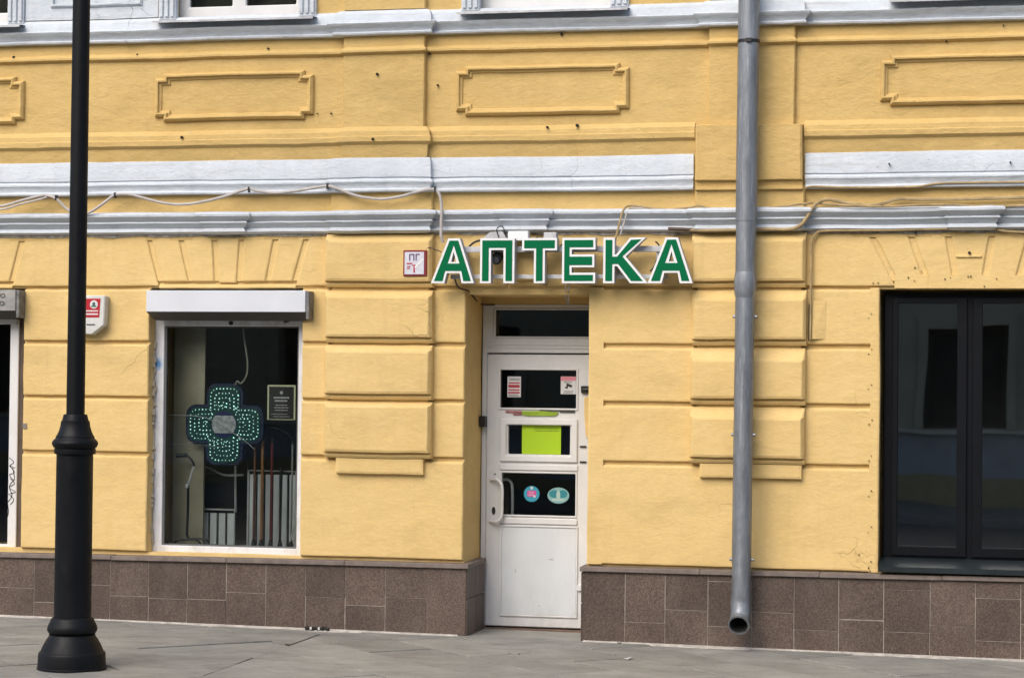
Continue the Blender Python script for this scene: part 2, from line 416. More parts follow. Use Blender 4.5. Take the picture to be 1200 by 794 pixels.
# ------------------------------------------------------------------ ground
def gz(x): return -.008-.0075*max(min(x, 12), -18)
def sheet(name, x0, x1, y0, y1, dz, mat, parent=None, th=0, **k):
    xs = [x0+(x1-x0)*i/12 for i in range(13)]; m = MB()
    for a, b in zip(xs, xs[1:]):
        if th: m.add([(a, y0, gz(a)+dz), (b, y0, gz(b)+dz), (b, y1, gz(b)+dz), (a, y1, gz(a)+dz), (a, y0, gz(a)+dz-th), (b, y0, gz(b)+dz-th), (b, y1, gz(b)+dz-th), (a, y1, gz(a)+dz-th)], [(0, 1, 2, 3), (0, 4, 5, 1), (3, 2, 6, 7)])
        else: m.add([(a, y0, gz(a)+dz), (b, y0, gz(b)+dz), (b, y1, gz(b)+dz), (a, y1, gz(a)+dz)], [(0, 1, 2, 3)])
    return m.build(name, mat, parent, **k)
g = MB(); g.add([(-900, -900, -.45), (900, -900, -.45), (900, 900, -.45), (-900, 900, -.45)], [(0, 1, 2, 3)]); g.build('ground', ASPH, kind='structure')
sheet('road', -40, 34, -17.2, -5.2, -.13, ASPH, kind='structure', th=.1)
pv = sheet('pavement', -40, 34, -5.05, .6, -.018, JOINT, kind='structure')
sheet('kerb', -40, 34, -5.2, -5.05, .004, KERB, kind='structure', th=.25)
sheet('far_pavement', -40, 34, -21.5, -17.35, .0, PAV, kind='structure', th=.2)
sheet('far_kerb', -40, 34, -17.35, -17.2, .004, KERB, kind='structure', th=.25)
def clip(poly, nx, ny, c):                  # keep nx*x+ny*y <= c
    out = []
    for i in range(len(poly)):
        p, q = poly[i-1], poly[i]; dp = nx*p[0]+ny*p[1]-c; dq = nx*q[0]+ny*q[1]-c
        if dp*dq < 0: t = dp/(dp-dq); out.append((p[0]+(q[0]-p[0])*t, p[1]+(q[1]-p[1])*t))
        if dq <= 0: out.append(q)
    return out
def inset(poly, d):
    return offset(ccw(poly), d)
def slabs(xa, xb, ya, yb, ang, L, B, rough=0):
    c, s = math.cos(ang), math.sin(ang); n = 0
    for j in range(-24, 24):
        for i in range(-16, 16):
            u0_, v0_ = i*L+(j % 2)*L*.5, j*B
            q = [(u0_, v0_), (u0_+L, v0_), (u0_+L, v0_+B), (u0_, v0_+B)]
            q = [(xa*.5+xb*.5+u*c-v*s, -2+u*s+v*c) for u, v in q]
            for a in ((-1, 0, -xa), (1, 0, xb), (0, -1, -ya), (0, 1, yb)):
                if q: q = clip(q, *a)
            if len(q) < 3: continue
            ar = abs(sum(q[k-1][0]*q[k][1]-q[k][0]*q[k-1][1] for k in range(len(q))))/2
            if ar < .012: continue
            q = ccw(q); clean = [p for k, p in enumerate(q) if math.dist(p, q[k-1]) > .02]
            if len(clean) < 3: continue
            g_ = random.choice([.003, .0045, .006]); q = inset(clean, g_)
            if any(math.dist(a_, (sum(p[0] for p in q)/len(q), sum(p[1] for p in q)/len(q))) > 1.3 for a_ in q): continue
            dz = random.uniform(-.004, .004); tx, ty = random.uniform(-.005, .005), random.uniform(-.005, .005)
            cx, cy = q[0]
            qi = offset(q, .003)
            top = [(x, y, gz(x)+dz+(x-cx)*tx+(y-cy)*ty) for x, y in qi]
            rim = [(x, y, gz(x)+dz-.0025+(x-cx)*tx+(y-cy)*ty) for x, y in q]; bot = [(x, y, gz(x)-.03) for x, y in q]
            k = len(q); v = top+rim+bot
            f = [list(range(k))]+[(a, (a+1) % k, k+(a+1) % k, k+a) for a in range(k)]+[(k+a, k+(a+1) % k, 2*k+(a+1) % k, 2*k+a) for a in range(k)]
            link('paving_slab', v, f, PAV, pv)
            n += 1
    return n
n1 = slabs(-10.6, -5.0, -4.6, -.03, R_(45), 1.05, .52)
n2 = slabs(-5.0, 2.2, -4.6, -.03, R_(-45), 1.05, .52)
for x0, x1, y0, y1 in ((-3.93, -3.06, -.03, .58),):
    m = MB(); m.add([(x0, y0, gz(x0)+.001), (x1, y0, gz(x1)+.001), (x1, y1, gz(x1)+.003), (x0, y1, gz(x0)+.003)], [(0, 1, 2, 3)]); m.build('paving_slab', PAV, pv)
def mortar(xa, xb):
    xs = [xa+i*.05 for i in range(int((xb-xa)/.05)+1)]; v = []; f = []
    for x in xs:
        w_ = .042+.030*noise.noise(Vector((x*3.1, 0, 0)))+.012*noise.noise(Vector((x*17, 2, 0)))
        v += [(x, -.05, gz(x)+.012), (x, -.07-max(w_, .008)*.4, gz(x)+.010), (x, -.07-max(w_, .008)*1.6, gz(x)-.003)]
    for i in range(len(xs)-1):
        for q in range(2): f.append((i*3+q, i*3+q+1, i*3+3+q+1, i*3+3+q))
    link('mortar_fillet', v, f, MORT, pv)
mortar(-10.5, -3.97); mortar(-3.04, 2.2)

# ------------------------------------------------------------------ the building
X0, X1 = -10.6, 2.2
B = empty('building', (-4, 0, 0), 'yellow plastered street building with white cornices, rusticated blocks and brown stone plinth', 'building')
WIN = [(-8.93, -7.605, .58, 2.645), (-6.54, -5.285, .58, 2.645), (-.885, .395, .60, 2.64)]
DOOR = (-3.99, -3.035, -.05, 2.60)
plate('wall', X0, X1, -.05, 3.08, WIN+[DOOR], .032, .56, YEL, B, step=.24, wobble=1.0)
UPW = [(c-.53, c+.53, 4.74, 6.45) for c in (-8.27, -5.84, -3.395, -.17)]
plate('upper_wall', X0, X1, 3.02, 7.2, UPW, .0, .5, YELU, B, step=.2, wobble=1.0)
# rows of rusticated blocks
G = .012
botp = [(0, .030), (.003, .012), (.007, .002), (.016, 0)]; topp = [(0, .030), (.004, .012), (.014, .002), (.022, 0)]
end = [(0, .030), (.003, .006), (.012, 0), (.03, 0)]; flush = [(0, 0.0), (.05, 0)]
ROWS = [(.585, 1.345), (1.345, 1.785), (1.785, 2.217), (2.217, 2.648)]
def rows(xa, xb, el, er, upto=4):
    for i, (a, b) in enumerate(ROWS[:upto]):
        j1, j2 = random.uniform(-.003, .003), random.uniform(-.003, .003)
        block('rusticated_block', xa, xb, a+(G+j1 if i else 0), b-G+j2, botp, topp, el, er, parent=B)
rows(X0, -8.93, end, end); rows(-7.605, -6.54, end, end); rows(-5.285, -3.99, end, end)
rows(-2.92, -.95, flush, flush); rows(.47, X1, flush, flush)
block('jamb_strip', -3.035, -2.92, .585, 2.648, flush, flush, [(0, .004), (.012, 0)], flush, parent=B)
block('jamb_strip', -.95, -.885, .585, 2.648, flush, flush, flush, [(0, .004), (.01, 0)], parent=B)
block('jamb_strip', .395, .47, .585, 2.648, flush, flush, [(0, .004), (.01, 0)], flush, parent=B)
# voussoirs over the windows: wide end blocks with slanted edges, wedges between
ZT = 3.062
def fans(c, offs, zb, xl, xr, strip=True):
    m = MB(); nn = int((xr-xl)/.08)
    for q in range(nn):
        a, b_ = xl+(xr-xl)*q/nn, xl+(xr-xl)*(q+1)/nn
        m.add([(a, .014, 2.70), (b_, .014, 2.70), (b_, .014, 3.06), (a, .014, 3.06), (a, .03, 2.70), (b_, .03, 2.70)], [(0, 1, 2, 3), (0, 4, 5, 1)])
    m.build('seam_ground', YEL, B, wobble=1)
    seams = [(c+s*t, c+s*b_) for s, t, b_ in offs]; seams.sort()
    def ln(sm, g): return lambda z: sm[1]+(sm[0]-sm[1])*(z-zb)/(ZT-zb)+g
    gg = .018
    for i in range(len(seams)-1):
        lo = zb-.012 if i == (len(seams)-1)//2 else zb
        block('voussoir', ln(seams[i], gg), ln(seams[i+1], -gg), lo if c < -1 else zb, ZT, botp if c < -1 else flush, [(0, .0), (.03, 0)], end, end, parent=B)
    block('voussoir_spandrel', xl, ln(seams[0], -gg), 2.658, ZT, botp, [(0, 0), (.03, 0)], flush, end, parent=B)
    block('voussoir_spandrel', ln(seams[-1], gg), xr, 2.658, ZT, botp, [(0, 0), (.03, 0)], end, flush, parent=B)
    # flat band under the wedges
    a, b_ = seams[0][1]-.03, seams[-1][1]+.03
    if c > -1:
        block('lintel_band', a+.048, b_-.048, 2.645, zb, flush, flush, flush, flush, parent=B, back=.05); return
    block('lintel_band', a+.02, b_-.02, 2.640, zb-.020, [(0, .02), (.008, .006)], [(0, .020), (.012, .008)], end, end, parent=B, back=.05)
O1 = [(-1, .66, .557), (-1, .395, .305), (-1, .112, .090), (1, .112, .092), (1, .395, .33), (1, .65, .55)]
fans(-5.90, O1, 2.694, -7.08, -4.60)
fans(-8.27, O1, 2.694, X0, -7.08)
O2 = [(-1, .716, .549), (-1, .430, .317), (-1, .160, .106), (1, .160, .106), (1, .43, .345), (1, .70, .55)]
fans(-.245, O2, 2.741, -2.10, X1)
k_ = MB(); k_.box(-.345, -.16, -.012, .02, 2.865, 2.885); k_.build('keystone_ledge', YEL, B, wobble=1, bevel=.005)
# blocks above the door (behind the sign letters)
sd = [-4.60, -3.66, -3.37, -2.10]
for a, b_ in zip(sd, sd[1:]):
    block('rusticated_block', a+.008, b_-.008, 2.66, ZT, botp, [(0, 0), (.03, 0)], end if a > -4.6 else flush, end if b_ < -2.1 else flush, parent=B)
block('rusticated_block', -3.60, -3.43, 2.70, 3.04, [(0, .0), (.01, -.035)], [(0, 0), (.015, -.035)], [(0, 0), (.012, -.035), (.05, -.035)], [(0, 0), (.012, -.035), (.05, -.035)], parent=B)
# boxed quoin blocks of the two pilasters
def quoins(xa, xb, levels, sub):
    block('pilaster_shaft', xa+.035, xb-.035, 1.345, ZT, [(0, 0), (.01, -.018)], flush and [(0, -.018), (.03, -.018)], [(0, 0), (.008, -.018), (.05, -.018)], [(0, 0), (.008, -.018), (.05, -.018)], parent=B)
    for i, (a, b_, tb) in enumerate(levels):
        jx = random.uniform(-.006, .006)
        bot = [(0, 0), (.003, -.045), (.020, -.058), (.030, -.060), (.033, -.050), (.046, -.056), (.049, -.088), (.066, -.094)]
        top = [(0, -.010), (.006, -.030), (tb*.95, -.076), (tb+.006, -.088), (tb+.02, -.094)]
        sd_ = [(0, -.005), (.003, -.062), (.018, -.086), (.026, -.093), (.06, -.094)]
        block('quoin_block', xa+jx, xb+jx, a, b_, bot, top, sd_, sd_, parent=B)
    x0_, x1_, z0_, z1_ = sub
    block('quoin_base', x0_, x1_, z0_, z1_, [(0, 0), (.004, -.040), (.02, -.044)], [(0, -.044), (.02, -.044)], [(0, 0), (.004, -.04), (.02, -.044)], [(0, 0), (.004, -.04), (.02, -.044)], parent=B)
quoins(-5.083, -4.232, [(1.347, 1.779, .028), (1.790, 2.211, .045), (2.222, 2.630, .045), (2.648, 3.060, .05)], (-4.99, -4.292, 1.226, 1.345))
quoins(-2.256, -1.412, [(1.352, 1.772, .075), (1.785, 2.206, .085), (2.220, 2.632, .065), (2.648, 3.055, .055)], (-2.19, -1.437, 1.245, 1.35))
# shafts between and above the bands
def slab(name, x0, x1, z0, z1, y, mat=YELU, **k):
    e = [(0, 0), (.004, y*.8), (.012, y), (.04, y)]
    return block(name, x0, x1, z0, z1, [(0, y), (.02, y)], [(0, y), (.02, y)], e, e, mat=mat, parent=B, **k)
slab('pilaster', -5.055, -4.242, 3.20, 3.40, -.045); slab('pilaster', -2.240, -1.430, 3.20, 3.40, -.045)
slab('pilaster', -4.968, -4.312, 3.85, 4.60, -.05); slab('pilaster', -2.147, -1.503, 3.83, 4.60, -.05)
slab('pilaster', -4.968, -4.312, 4.775, 7.2, -.05); slab('pilaster', -2.147, -1.503, 4.775, 7.2, -.05)
block('pilaster_pedestal', -2.238, -1.441, 3.365, 3.846, [(0, -.06), (.004, -.075), (.026, -.075), (.030, -.062), (.068, -.066), (.074, -.098), (.1, -.1)], [(0, -.05), (.01, -.1), (.03, -.1)], [(0, 0), (.006, -.09), (.02, -.1)], [(0, 0), (.006, -.09), (.02, -.1)], mat=YELU, parent=B)
# mouldings
BK = [(-8.43, -8.13, .035), (-6.03, -5.78, .035), (-5.00, -4.29, .055), (-3.645, -3.39, .035), (-2.19, -1.475, .055), (-.36, -.10, .035)]
mould('string_cornice', [(0, 3.062), (-.028, 3.067), (-.048, 3.080), (-.046, 3.090), (-.034, 3.108), (-.040, 3.112), (-.058, 3.140), (-.068, 3.146), (-.066, 3.153), (-.058, 3.160), (-.064, 3.163), (-.086, 3.186), (-.100, 3.196), (-.102, 3.212), (-.088, 3.226), (0, 3.240)], X0, X1, BK, WHT, B)
fas = [(0, 3.372), (-.050, 3.377), (-.052, 3.388), (-.036, 3.402), (-.038, 3.425), (-.055, 3.447), (-.054, 3.458), (-.034, 3.476), (-.024, 3.480), (-.036, 3.487), (-.030, 3.615), (-.022, 3.634), (0, 3.640)]
mould('fascia_band', fas, X0, -2.252, [(-5.03, -4.29, .045)], WHT, B)
mould('fascia_band', fas, -1.428, X1, [], WHT, B)
dad = [(0, 3.632), (-.010, 3.66), (-.014, 3.735), (-.042, 3.758), (-.044, 3.795), (-.036, 3.802), (-.034, 3.838), (-.026, 3.846), (-.020, 3.858), (0, 3.876)]
mould('dado_course', dad, X0, -2.243, [(-4.95, -4.30, .05)], YELU, B)
mould('dado_course', dad, -1.436, X1, [], YELU, B)
mould('bead_course', [(0, 4.428), (-.022, 4.438), (-.034, 4.447), (-.034, 4.462), (-.020, 4.476), (0, 4.492)], X0, X1, [(-4.945, -4.335, .05), (-2.12, -1.53, .05)], YELU, B)
mould('sill_cornice', [(0, 4.572), (-.048, 4.578), (-.052, 4.590), (-.040, 4.600), (-.046, 4.612), (-.060, 4.632), (-.078, 4.648), (-.084, 4.662), (-.070, 4.670), (-.038, 4.676), (-.034, 4.735), (-.022, 4.755), (0, 4.768)], X0, X1, [(-4.99, -4.30, .05), (-2.17, -1.47, .05)], WHT, B)
m = MB(); xs = [X0+.05+i*.04 for i in range(int((X1-X0-.1)/.04))]
FR = plain('dirty_peeling_paint', (.42, .38, .33), .9, var=.6, scale=18, bump=.8)
for a, b_ in zip(xs, xs[1:]):
    qa = .014+.022*noise.noise(Vector((a*4, 1, 0)))+.008*noise.noise(Vector((a*21, 3, 0))); qb = .014+.022*noise.noise(Vector((b_*4, 1, 0)))+.008*noise.noise(Vector((b_*21, 3, 0)))
    if min(qa, qb) < .004: continue
    yy = -.098 if (-5.05 < a and b_ < -4.25) or (-2.23 < a and b_ < -1.44) else -.007
    if yy < -.05: continue
    m.add([(a, yy, 3.063), (b_, yy, 3.063), (b_, yy-.001, 3.060-qb), (a, yy-.001, 3.060-qa)], [(0, 1, 2, 3)])
m.build('peeling_paint_fringe', FR, B, wobble=1, kind='stuff')
# framed panels with notched corners
for c, hw in ((-8.27, .65), (-5.86, .65), (-3.409, .668), (-.17, .72)):
    a, b_, n_ = c-hw, c+hw, .072
    zb, zt, nz = 3.952, 4.327, .036
    if c > -1: zt += .012; zb += .02
    P = [(a, zb+nz), (a+n_, zb+nz), (a+n_, zb), (b_-n_, zb), (b_-n_, zb+nz), (b_, zb+nz), (b_, zt-nz), (b_-n_, zt-nz), (b_-n_, zt), (a+n_, zt), (a+n_, zt-nz), (a, zt-nz)]
    ringpoly('panel_moulding', P, [(0, .01), (.0, -.014), (.005, -.028), (.020, -.044), (.030, -.042), (.034, -.022), (.050, -.016), (.056, -.004)], YELU, B)
# plinth
def cz(x): return .590+.0045*x
def plinth(xa, xb, cols, ret):
    m = MB(); m.box(xa+.003, xb-.003, -.0665, .5, -.12, .535)
    m.build('plinth_core', GROUT, B)
    # capstone: long pieces
    xs = [xa-.0+i*(xb-xa)/max(1, round((xb-xa)/.95)) for i in range(max(1, round((xb-xa)/.95))+1)]
    for a, b_ in zip(xs, xs[1:]):
        a2, b2 = a+.001, b_-.001; v = []
        ea = -.022 if (ret == 'L' and a == xs[0]) else 0; eb = .022 if (ret == 'R' and b_ == xs[-1]) else 0
        for x in (a2+ea, b2+eb):
            jz = random.uniform(-.002, .002)
            v += [(x, -.094, cz(x)-.042+jz), (x, .02 if 0 else .5, cz(x)-.042+jz), (x, .5, cz(x)-.002), (x, -.090, cz(x)-.008+jz)]
        link('capstone', v, [(0, 1, 2, 3), (4, 7, 6, 5), (0, 4, 5, 1), (1, 5, 6, 2), (2, 6, 7, 3), (3, 7, 4, 0)], CAPM, B, bevel=.004)
    for a, b_, sp in cols:
        zt = cz((a+b_)/2)-.044; lv = [gz(a)-.03]+sorted(sp)+[zt]
        for z0_, z1_ in zip(lv, lv[1:]):
            g_ = random.choice([.0012, .002, .003, .0035]); y = -.0695+random.uniform(-.0025, .0015)
            t0 = z0_+(g_ if z0_ > gz(a)-.02 else 0); t1 = z1_-(g_ if z1_ < zt-.001 else 0)
            m = MB(); m.box(a+g_, b_-g_, y, -.03, t0, t1); m.build('granite_tile', GRA, B, bevel=.001)
xr_ = [-3.050, -2.731, -2.431, -2.114, -1.794, -1.483, -1.162, -.838, -.510, -.192, .124, .44, .76, 1.08, 1.40, 1.72, 2.2]
spr = [[], [.171], [.272], [.161, .491], [.277], [.160], [.243], [.167, .470], [.221], [.123, .427], [.25], [.3], [.18], [.25], [.33], [.2]]
plinth(-3.050, X1, [(a, b_, s) for a, b_, s in zip(xr_, xr_[1:], spr)], 'L')
xl_ = [-3.944, -4.252, -4.574, -4.892, -5.21, -5.53, -5.85, -6.17, -6.49, -6.81, -7.13, -7.45, -7.77, -8.1, -8.42, -8.74, -9.06, -9.4, -9.75, -10.1, -10.6]
spl = [[], [.296], [.228], [.283], [], [.295], [.232], [.23], [.24], [.319], [.17], [.277], [.315], [.2], [.3], [], [.22], [.3], [.2], [.26]]
plinth(X0, -3.944, [(b_, a, s) for a, b_, s in zip(xl_, xl_[1:], spl)], 'R')
# plinth returns into the doorway
for z0_, z1_ in ((gz(-3.9)-.03, .297), (.303, cz(-3.9)-.044)):
    for ya, yb in ((-.064, .20), (.206, .50)):
        m = MB(); m.box(-3.95, -3.936, ya, yb, z0_, z1_); m.build('granite_tile', GRA, B, bevel=.002)
        m = MB(); m.box(-3.063, -3.049, ya, yb, z0_, z1_); m.build('granite_tile', GRA, B, bevel=.002)

# upper windows with casings and sills
for i, (c, (xa, xb, za, zb)) in enumerate(zip((-8.27, -5.84, -3.395, -.17), UPW)):
    win = empty('upper_window', (c, 0, 4.72), parent=B)
    for s in (-1, 1):
        x = c+s*.575
        m = MB(); m.box(x-.07, x+.07, -.035, .03, 4.745, 6.5)
        for q in (-.045, 0, .045): m.box(x+q-.014, x+q+.014, -.052, -.03, 4.765, 6.46)
        m.build('casing', WHT, win, wobble=1, bevel=.004)
    m = MB(); m.box(c-.66, c+.66, -.07, .03, 6.5, 6.66); m.build('casing_head', WHT, win, wobble=1, bevel=.006)
    m = MB(); v = [(c-.655, -.135, 4.722), (c+.655, -.135, 4.722), (c+.655, .1, 4.752), (c-.655, .1, 4.752), (c-.655, -.135, 4.706), (c+.655, -.135, 4.706), (c+.655, -.1, 4.712), (c-.655, -.1, 4.712)]
    m.add(v, [(0, 1, 2, 3), (0, 4, 5, 1), (4, 7, 6, 5)]); m.build('sill', RAILM, win)
    plate('frame', c-.53, c+.53, 4.752, 6.45, [(c-.44, c-.085, 4.862, 6.37), (c+.03, c+.44, 4.862, 6.37)], .10, .16, PVC, win, bevel=.008)
    for a, b_ in ((c-.45, c-.075), (c+.02, c+.45)):
        m = MB(); m.box(a, b_, .125, .13, 4.85, 6.38); m.build('pane', GLASS, win)
    m = MB(); m.box(c-.6, c+.6, .32, .34, 4.7, 6.5); m.build('dark_pane_backing', DARKROOM, win)  # dark sheet stands in for the unlit room behind the panes
# white painted panel between the two left upper windows
P = [(-7.62, 4.772), (-6.50, 4.772), (-6.50, 6.7), (-7.62, 6.7)]
ringpoly('white_wall_panel', P, [(0, .01), (0, -.012)], WHT, B)
ringpoly('panel_moulding', [(-7.40, 4.868), (-6.63, 4.868), (-6.63, 6.5), (-7.40, 6.5)], [(0, -.005), (.0, -.02), (.012, -.034), (.024, -.034), (.03, -.016)], WHT, B, cap=False)
# anchors and plugged holes left in the wall
for i, (px, py, r) in enumerate([(442, 87, 5), (480, 41, 6), (513, 100, 4), (388, 133, 3), (550, 85, 5), (658, 40, 5), (641, 149, 4), (676, 147, 5), (437, 163, 5), (16, 67, 4), (161, 64, 3), (213, 161, 5), (1109, 48, 5), (1176, 30, 3), (1042, 192, 3), (1184, 190, 3), (147, 49, 6), (503, 63, 4), (1137, 268, 5), (1136, 296, 5), (1073, 273, 4), (372, 133, 2), (314, 57, 3)]):
    rr = r*.0021; y = -.05 if (400 < px < 500 or px in (1042, 1184)) and py < 200 and px != 480 else 0
    if px == 437: y = -.09
    if px in (641, 676, 213): y = -.035
    if px == 147: y = -.05
    if px in (16, 161, 314, 503): y = -.005
    p = W(px, py, y-.01)
    m = MB(); n = 8
    m.tube([p+Vector((0, .05, .004)), p+Vector((0, -.006, 0))], rr, 8, False)
    m.tube([p+Vector((0, -.004, 0)), p+Vector((0, -.022, -.006))], rr*.5, 6, False)
    m.build('wall_anchor', RAILM if px == 147 else BLACK, B)
# little screw holes beside the dark window
hm = MB()
for px, py in [(1021, 367), (1018, 373), (1022, 409), (1018, 415), (1021, 450), (1018, 456), (1022, 491), (1018, 497), (1021, 533), (1018, 540), (1021, 575), (1018, 581), (1021, 617), (1017, 623), (1021, 658), (1018, 665), (1020, 668), (1006, 650), (1072, 313), (1072, 328), (1064, 325), (1107, 326), (1114, 325), (1134, 324), (1138, 324), (1168, 326), (1080, 318), (1029, 331), (1023, 332), (1154, 336)]:
    p = W(px+random.uniform(-.6, .6), py+random.uniform(-.8, .8), .0); r = random.uniform(.003, .006); hm.tube([p+Vector((0, .01, 0)), p+Vector((0, -.0085, 0))], r, 6, False)
hm.build('screw_hole', plain('hole_dark', (.07, .05, .03), .9), B, kind='stuff')

# ---- rooms behind the openings
ROOM = plain('room_paint', (.22, .20, .16), .9)
m = MB(); m.box(-10.4, 2.0, .57, 4.5, -.02, 3.0); rm = m.build('room_shell', ROOM, B)
# remove the side that faces the street
bm = bmesh.new(); bm.from_mesh(rm.data)
fr = [f for f in bm.faces if f.normal.y < -.9]; bmesh.ops.delete(bm, geom=fr, context='FACES')
bm.to_mesh(rm.data); bm.free()
m = MB(); m.box(-4.35, -4.25, .58, 4.4, 0, 2.95); m.box(-2.4, -2.3, .58, 4.4, 0, 2.95); m.build('partition', ROOM, B)
m = MB(); m.box(-4.25, -2.4, 2.4, 2.45, 0, 2.9); m.build('dark_room_backing', DARKROOM, B)  # dark sheet stands in for the unlit depth behind the door
m = MB(); m.box(-2.2, 2.0, 1.6, 1.65, 0, 2.9); m.build('dark_room_backing', DARKROOM, B)  # same dark stand-in for the unlit room behind the right window

# ---- shop windows
def pane(x0, x1, z0, z1, y, parent, mat=GLASS):
    m = MB(); m.box(x0, x1, y, y+.006, z0, z1); return m.build('pane', mat, parent)
w2 = empty('shop_window', (-5.9, .12, .58), parent=B)
plate('frame', -6.540, -5.298, .565, 2.60, [(-6.462, -5.350, .628, 2.352)], .12, .19, PVCS, w2, bevel=.005)
plate('glazing_bead', -6.462, -5.350, .628, 2.352, [(-6.447, -5.362, .640, 2.340)], .135, .175, plain('grey_gasket', (.12, .12, .12), .5), w2)
pane(-6.455, -5.355, .635, 2.345, .155, w2)
m = MB(); m.tube([W(271, 378.5, .12)+Vector((0, .02, 0)), W(271, 378.5, .12)+Vector((0, -.015, 0))], .016, 12, False); m.tube([W(336, 377, .12)+Vector((-.02, 0, 0)), W(336, 377, .12)+Vector((.02, -.01, .006))], .009, 8, False); m.build('latch', BLACK, w2)
fo = MB()                                    # crumbling foam and plaster along the left jamb
for i in range(44):
    z = .62+i*.038; r = random.uniform(.012, .026)
    if z > 2.2: break
    if 1.05 < z < 1.35 and random.random() < .6: continue
    fo.tube([(-6.545+random.uniform(-.01, .012), .10+random.uniform(-.02, .02), z), (-6.54+random.uniform(-.012, .014), .105, z+.05)], [r, r*.7], 7, False)
fo.build('sealing_foam', plain('pale_foam', (.50, .42, .30), .95, var=.3, scale=20, bump=.8), w2, kind='stuff')
w1 = empty('shop_window', (-8.27, .12, .56), parent=B)
plate('frame', -8.88, -7.700, .535, 2.60, [(-8.80, -7.775, .600, 2.36)], .12, .19, PVC, w1, bevel=.005)
pane(-8.81, -7.765, .59, 2.37, .15, w1)
m = MB(); m.box(-7.698, -7.600, .135, .2, .56, 2.63); m.build('jamb_lining', plain('brown_wood', (.10, .07, .05), .8, var=.3), w1)
m = MB(); m.box(-7.765, -7.71, .095, .119, 2.36, 2.45); m.build('frame_patch', PVC, w1)
gr = MB()                                    # black felt-pen tag on the left frame
for pts in ([(11, 536), (16, 541), (12, 545), (18, 548)], [(11, 545), (17, 553), (11, 556), (17, 562), (15, 548)], [(12, 560), (17, 566), (11, 571), (18, 576), (12, 578)], [(16, 562), (11, 570), (14, 580), (9, 588)], [(10, 578), (16, 585), (12, 591)], [(9, 590), (10, 598), (9, 605)]):
    gr.tube([W(a, b_, .1195) for a, b_ in pts], .0034, 4)
gr.build('pen_scribble', BLACK, w1)
w3 = empty('shop_window', (-.245, .15, .6), parent=B)
plate('frame', -.858, .372, .640, 2.62, [(-.757, -.333, .770, 2.540), (-.152, .27, .770, 2.540)], .15, .22, DARKF, w3, bevel=.006)
plate('sash', -.800, -.262, .700, 2.585, [(-.757, -.333, .770, 2.540)], .130, .149, DARKF, w3, bevel=.005)
plate('sash', -.224, .312, .700, 2.585, [(-.152, .27, .770, 2.540)], .130, .149, DARKF, w3, bevel=.005)
pane(-.765, -.325, .76, 2.55, .165, w3, GLASSD); pane(-.160, .28, .76, 2.55, .165, w3, GLASSD)
m = MB(); m.add([(-.875, -.115, .636), (.395, -.115, .636), (.395, .15, .684), (-.875, .15, .684), (-.875, -.115, .598), (.395, -.115, .598), (.395, -.09, .598), (-.875, -.09, .598), (-.875, .15, .60), (.395, .15, .60)], [(0, 1, 2, 3), (0, 4, 5, 1), (4, 7, 6, 5), (0, 3, 8, 4), (1, 5, 9, 2)]); m.build('sill', plain('dark_sill_metal', (.016, .024, .028), .4, .2, var=.4, scale=5), w3)

# ---- entrance door
df = plate('door_frame', -3.985, -3.045, -.02, 2.545, [(-3.945, -3.085, -.02, 2.165), (-3.895, -3.100, 2.282, 2.512)], .55, .61, PVC, B, bevel=.006)
for z, t in ((2.235, .010), (2.205, .006)):
    m = MB(); m.box(-3.94, -3.09, .542, .55, z-t, z+t); m.build('weather_strip', PVC, df, bevel=.003)
plate('transom_bead', -3.895, -3.10, 2.282, 2.512, [(-3.880, -3.115, 2.294, 2.50)], .545, .575, PVC, df, bevel=.003)
pane(-3.89, -3.105, 2.285, 2.510, .58, df)
m = MB(); m.box(-4.05, -2.98, .56, .60, 2.545, 2.75); m.build('head_infill', YEL, B)
dr = plate('door', -3.943, -3.120, .040, 2.153, [(-3.838, -3.228, 1.735, 2.036), (-3.770, -3.278, 1.377, 1.610), (-3.817, -3.228, .905, 1.232)], .545, .605, PVC, B, bevel=.006)
def ringframe(name, x0, x1, z0, z1, w_, y, t, mat, parent, bev=.004):
    return plate(name, x0, x1, z0, z1, [(x0+w_, x1-w_, z0+w_, z1-w_)], y, y+t, mat, parent, bevel=bev)
ringframe('glazing_bead', -3.850, -3.216, 1.722, 2.048, .016, .536, .010, PVC, dr)
ringframe('hatch_frame', -3.832, -3.216, 1.318, 1.655, .050, .528, .018, PVC, dr, .007)
ringframe('glazing_bead', -3.830, -3.216, .892, 1.245, .014, .536, .010, PVC, dr)
ringframe('panel_bead', -3.826, -3.206, .118, .828, .016, .534, .012, PVC, dr)
for z0_, z1_ in ((1.252, 1.300), (.835, .885)):
    m = MB(); m.box(-3.835, -3.212, .532, .546, z0_, z1_); m.build('cross_rail', PVC, dr, bevel=.006)
m = MB(); m.box(-3.808, -3.224, .541, .546, .136, .810); m.build('lower_panel', pvc('door_panel_white', (.66, .69, .71)), dr)
for px, py, a_, b2 in ((646, 655, .020, .006), (632, 709, .010, .004), (604, 668, .004, .018), (622, 700, .006, .003)):
    p = W(px, py, .54); m = MB(); m.disc((p.x, p.z), a_, .5395, .0015, 12, b2); m.build('dent', flat('dent_grey', (.42, .43, .43), .5) if 'dent_grey' not in bpy.data.materials else bpy.data.materials['dent_grey'], dr)
for a in ((-3.85, -3.215, 1.725, 2.045), (-3.78, -3.268, 1.367, 1.62), (-3.827, -3.218, .895, 1.242)): pane(*a, .572, dr)
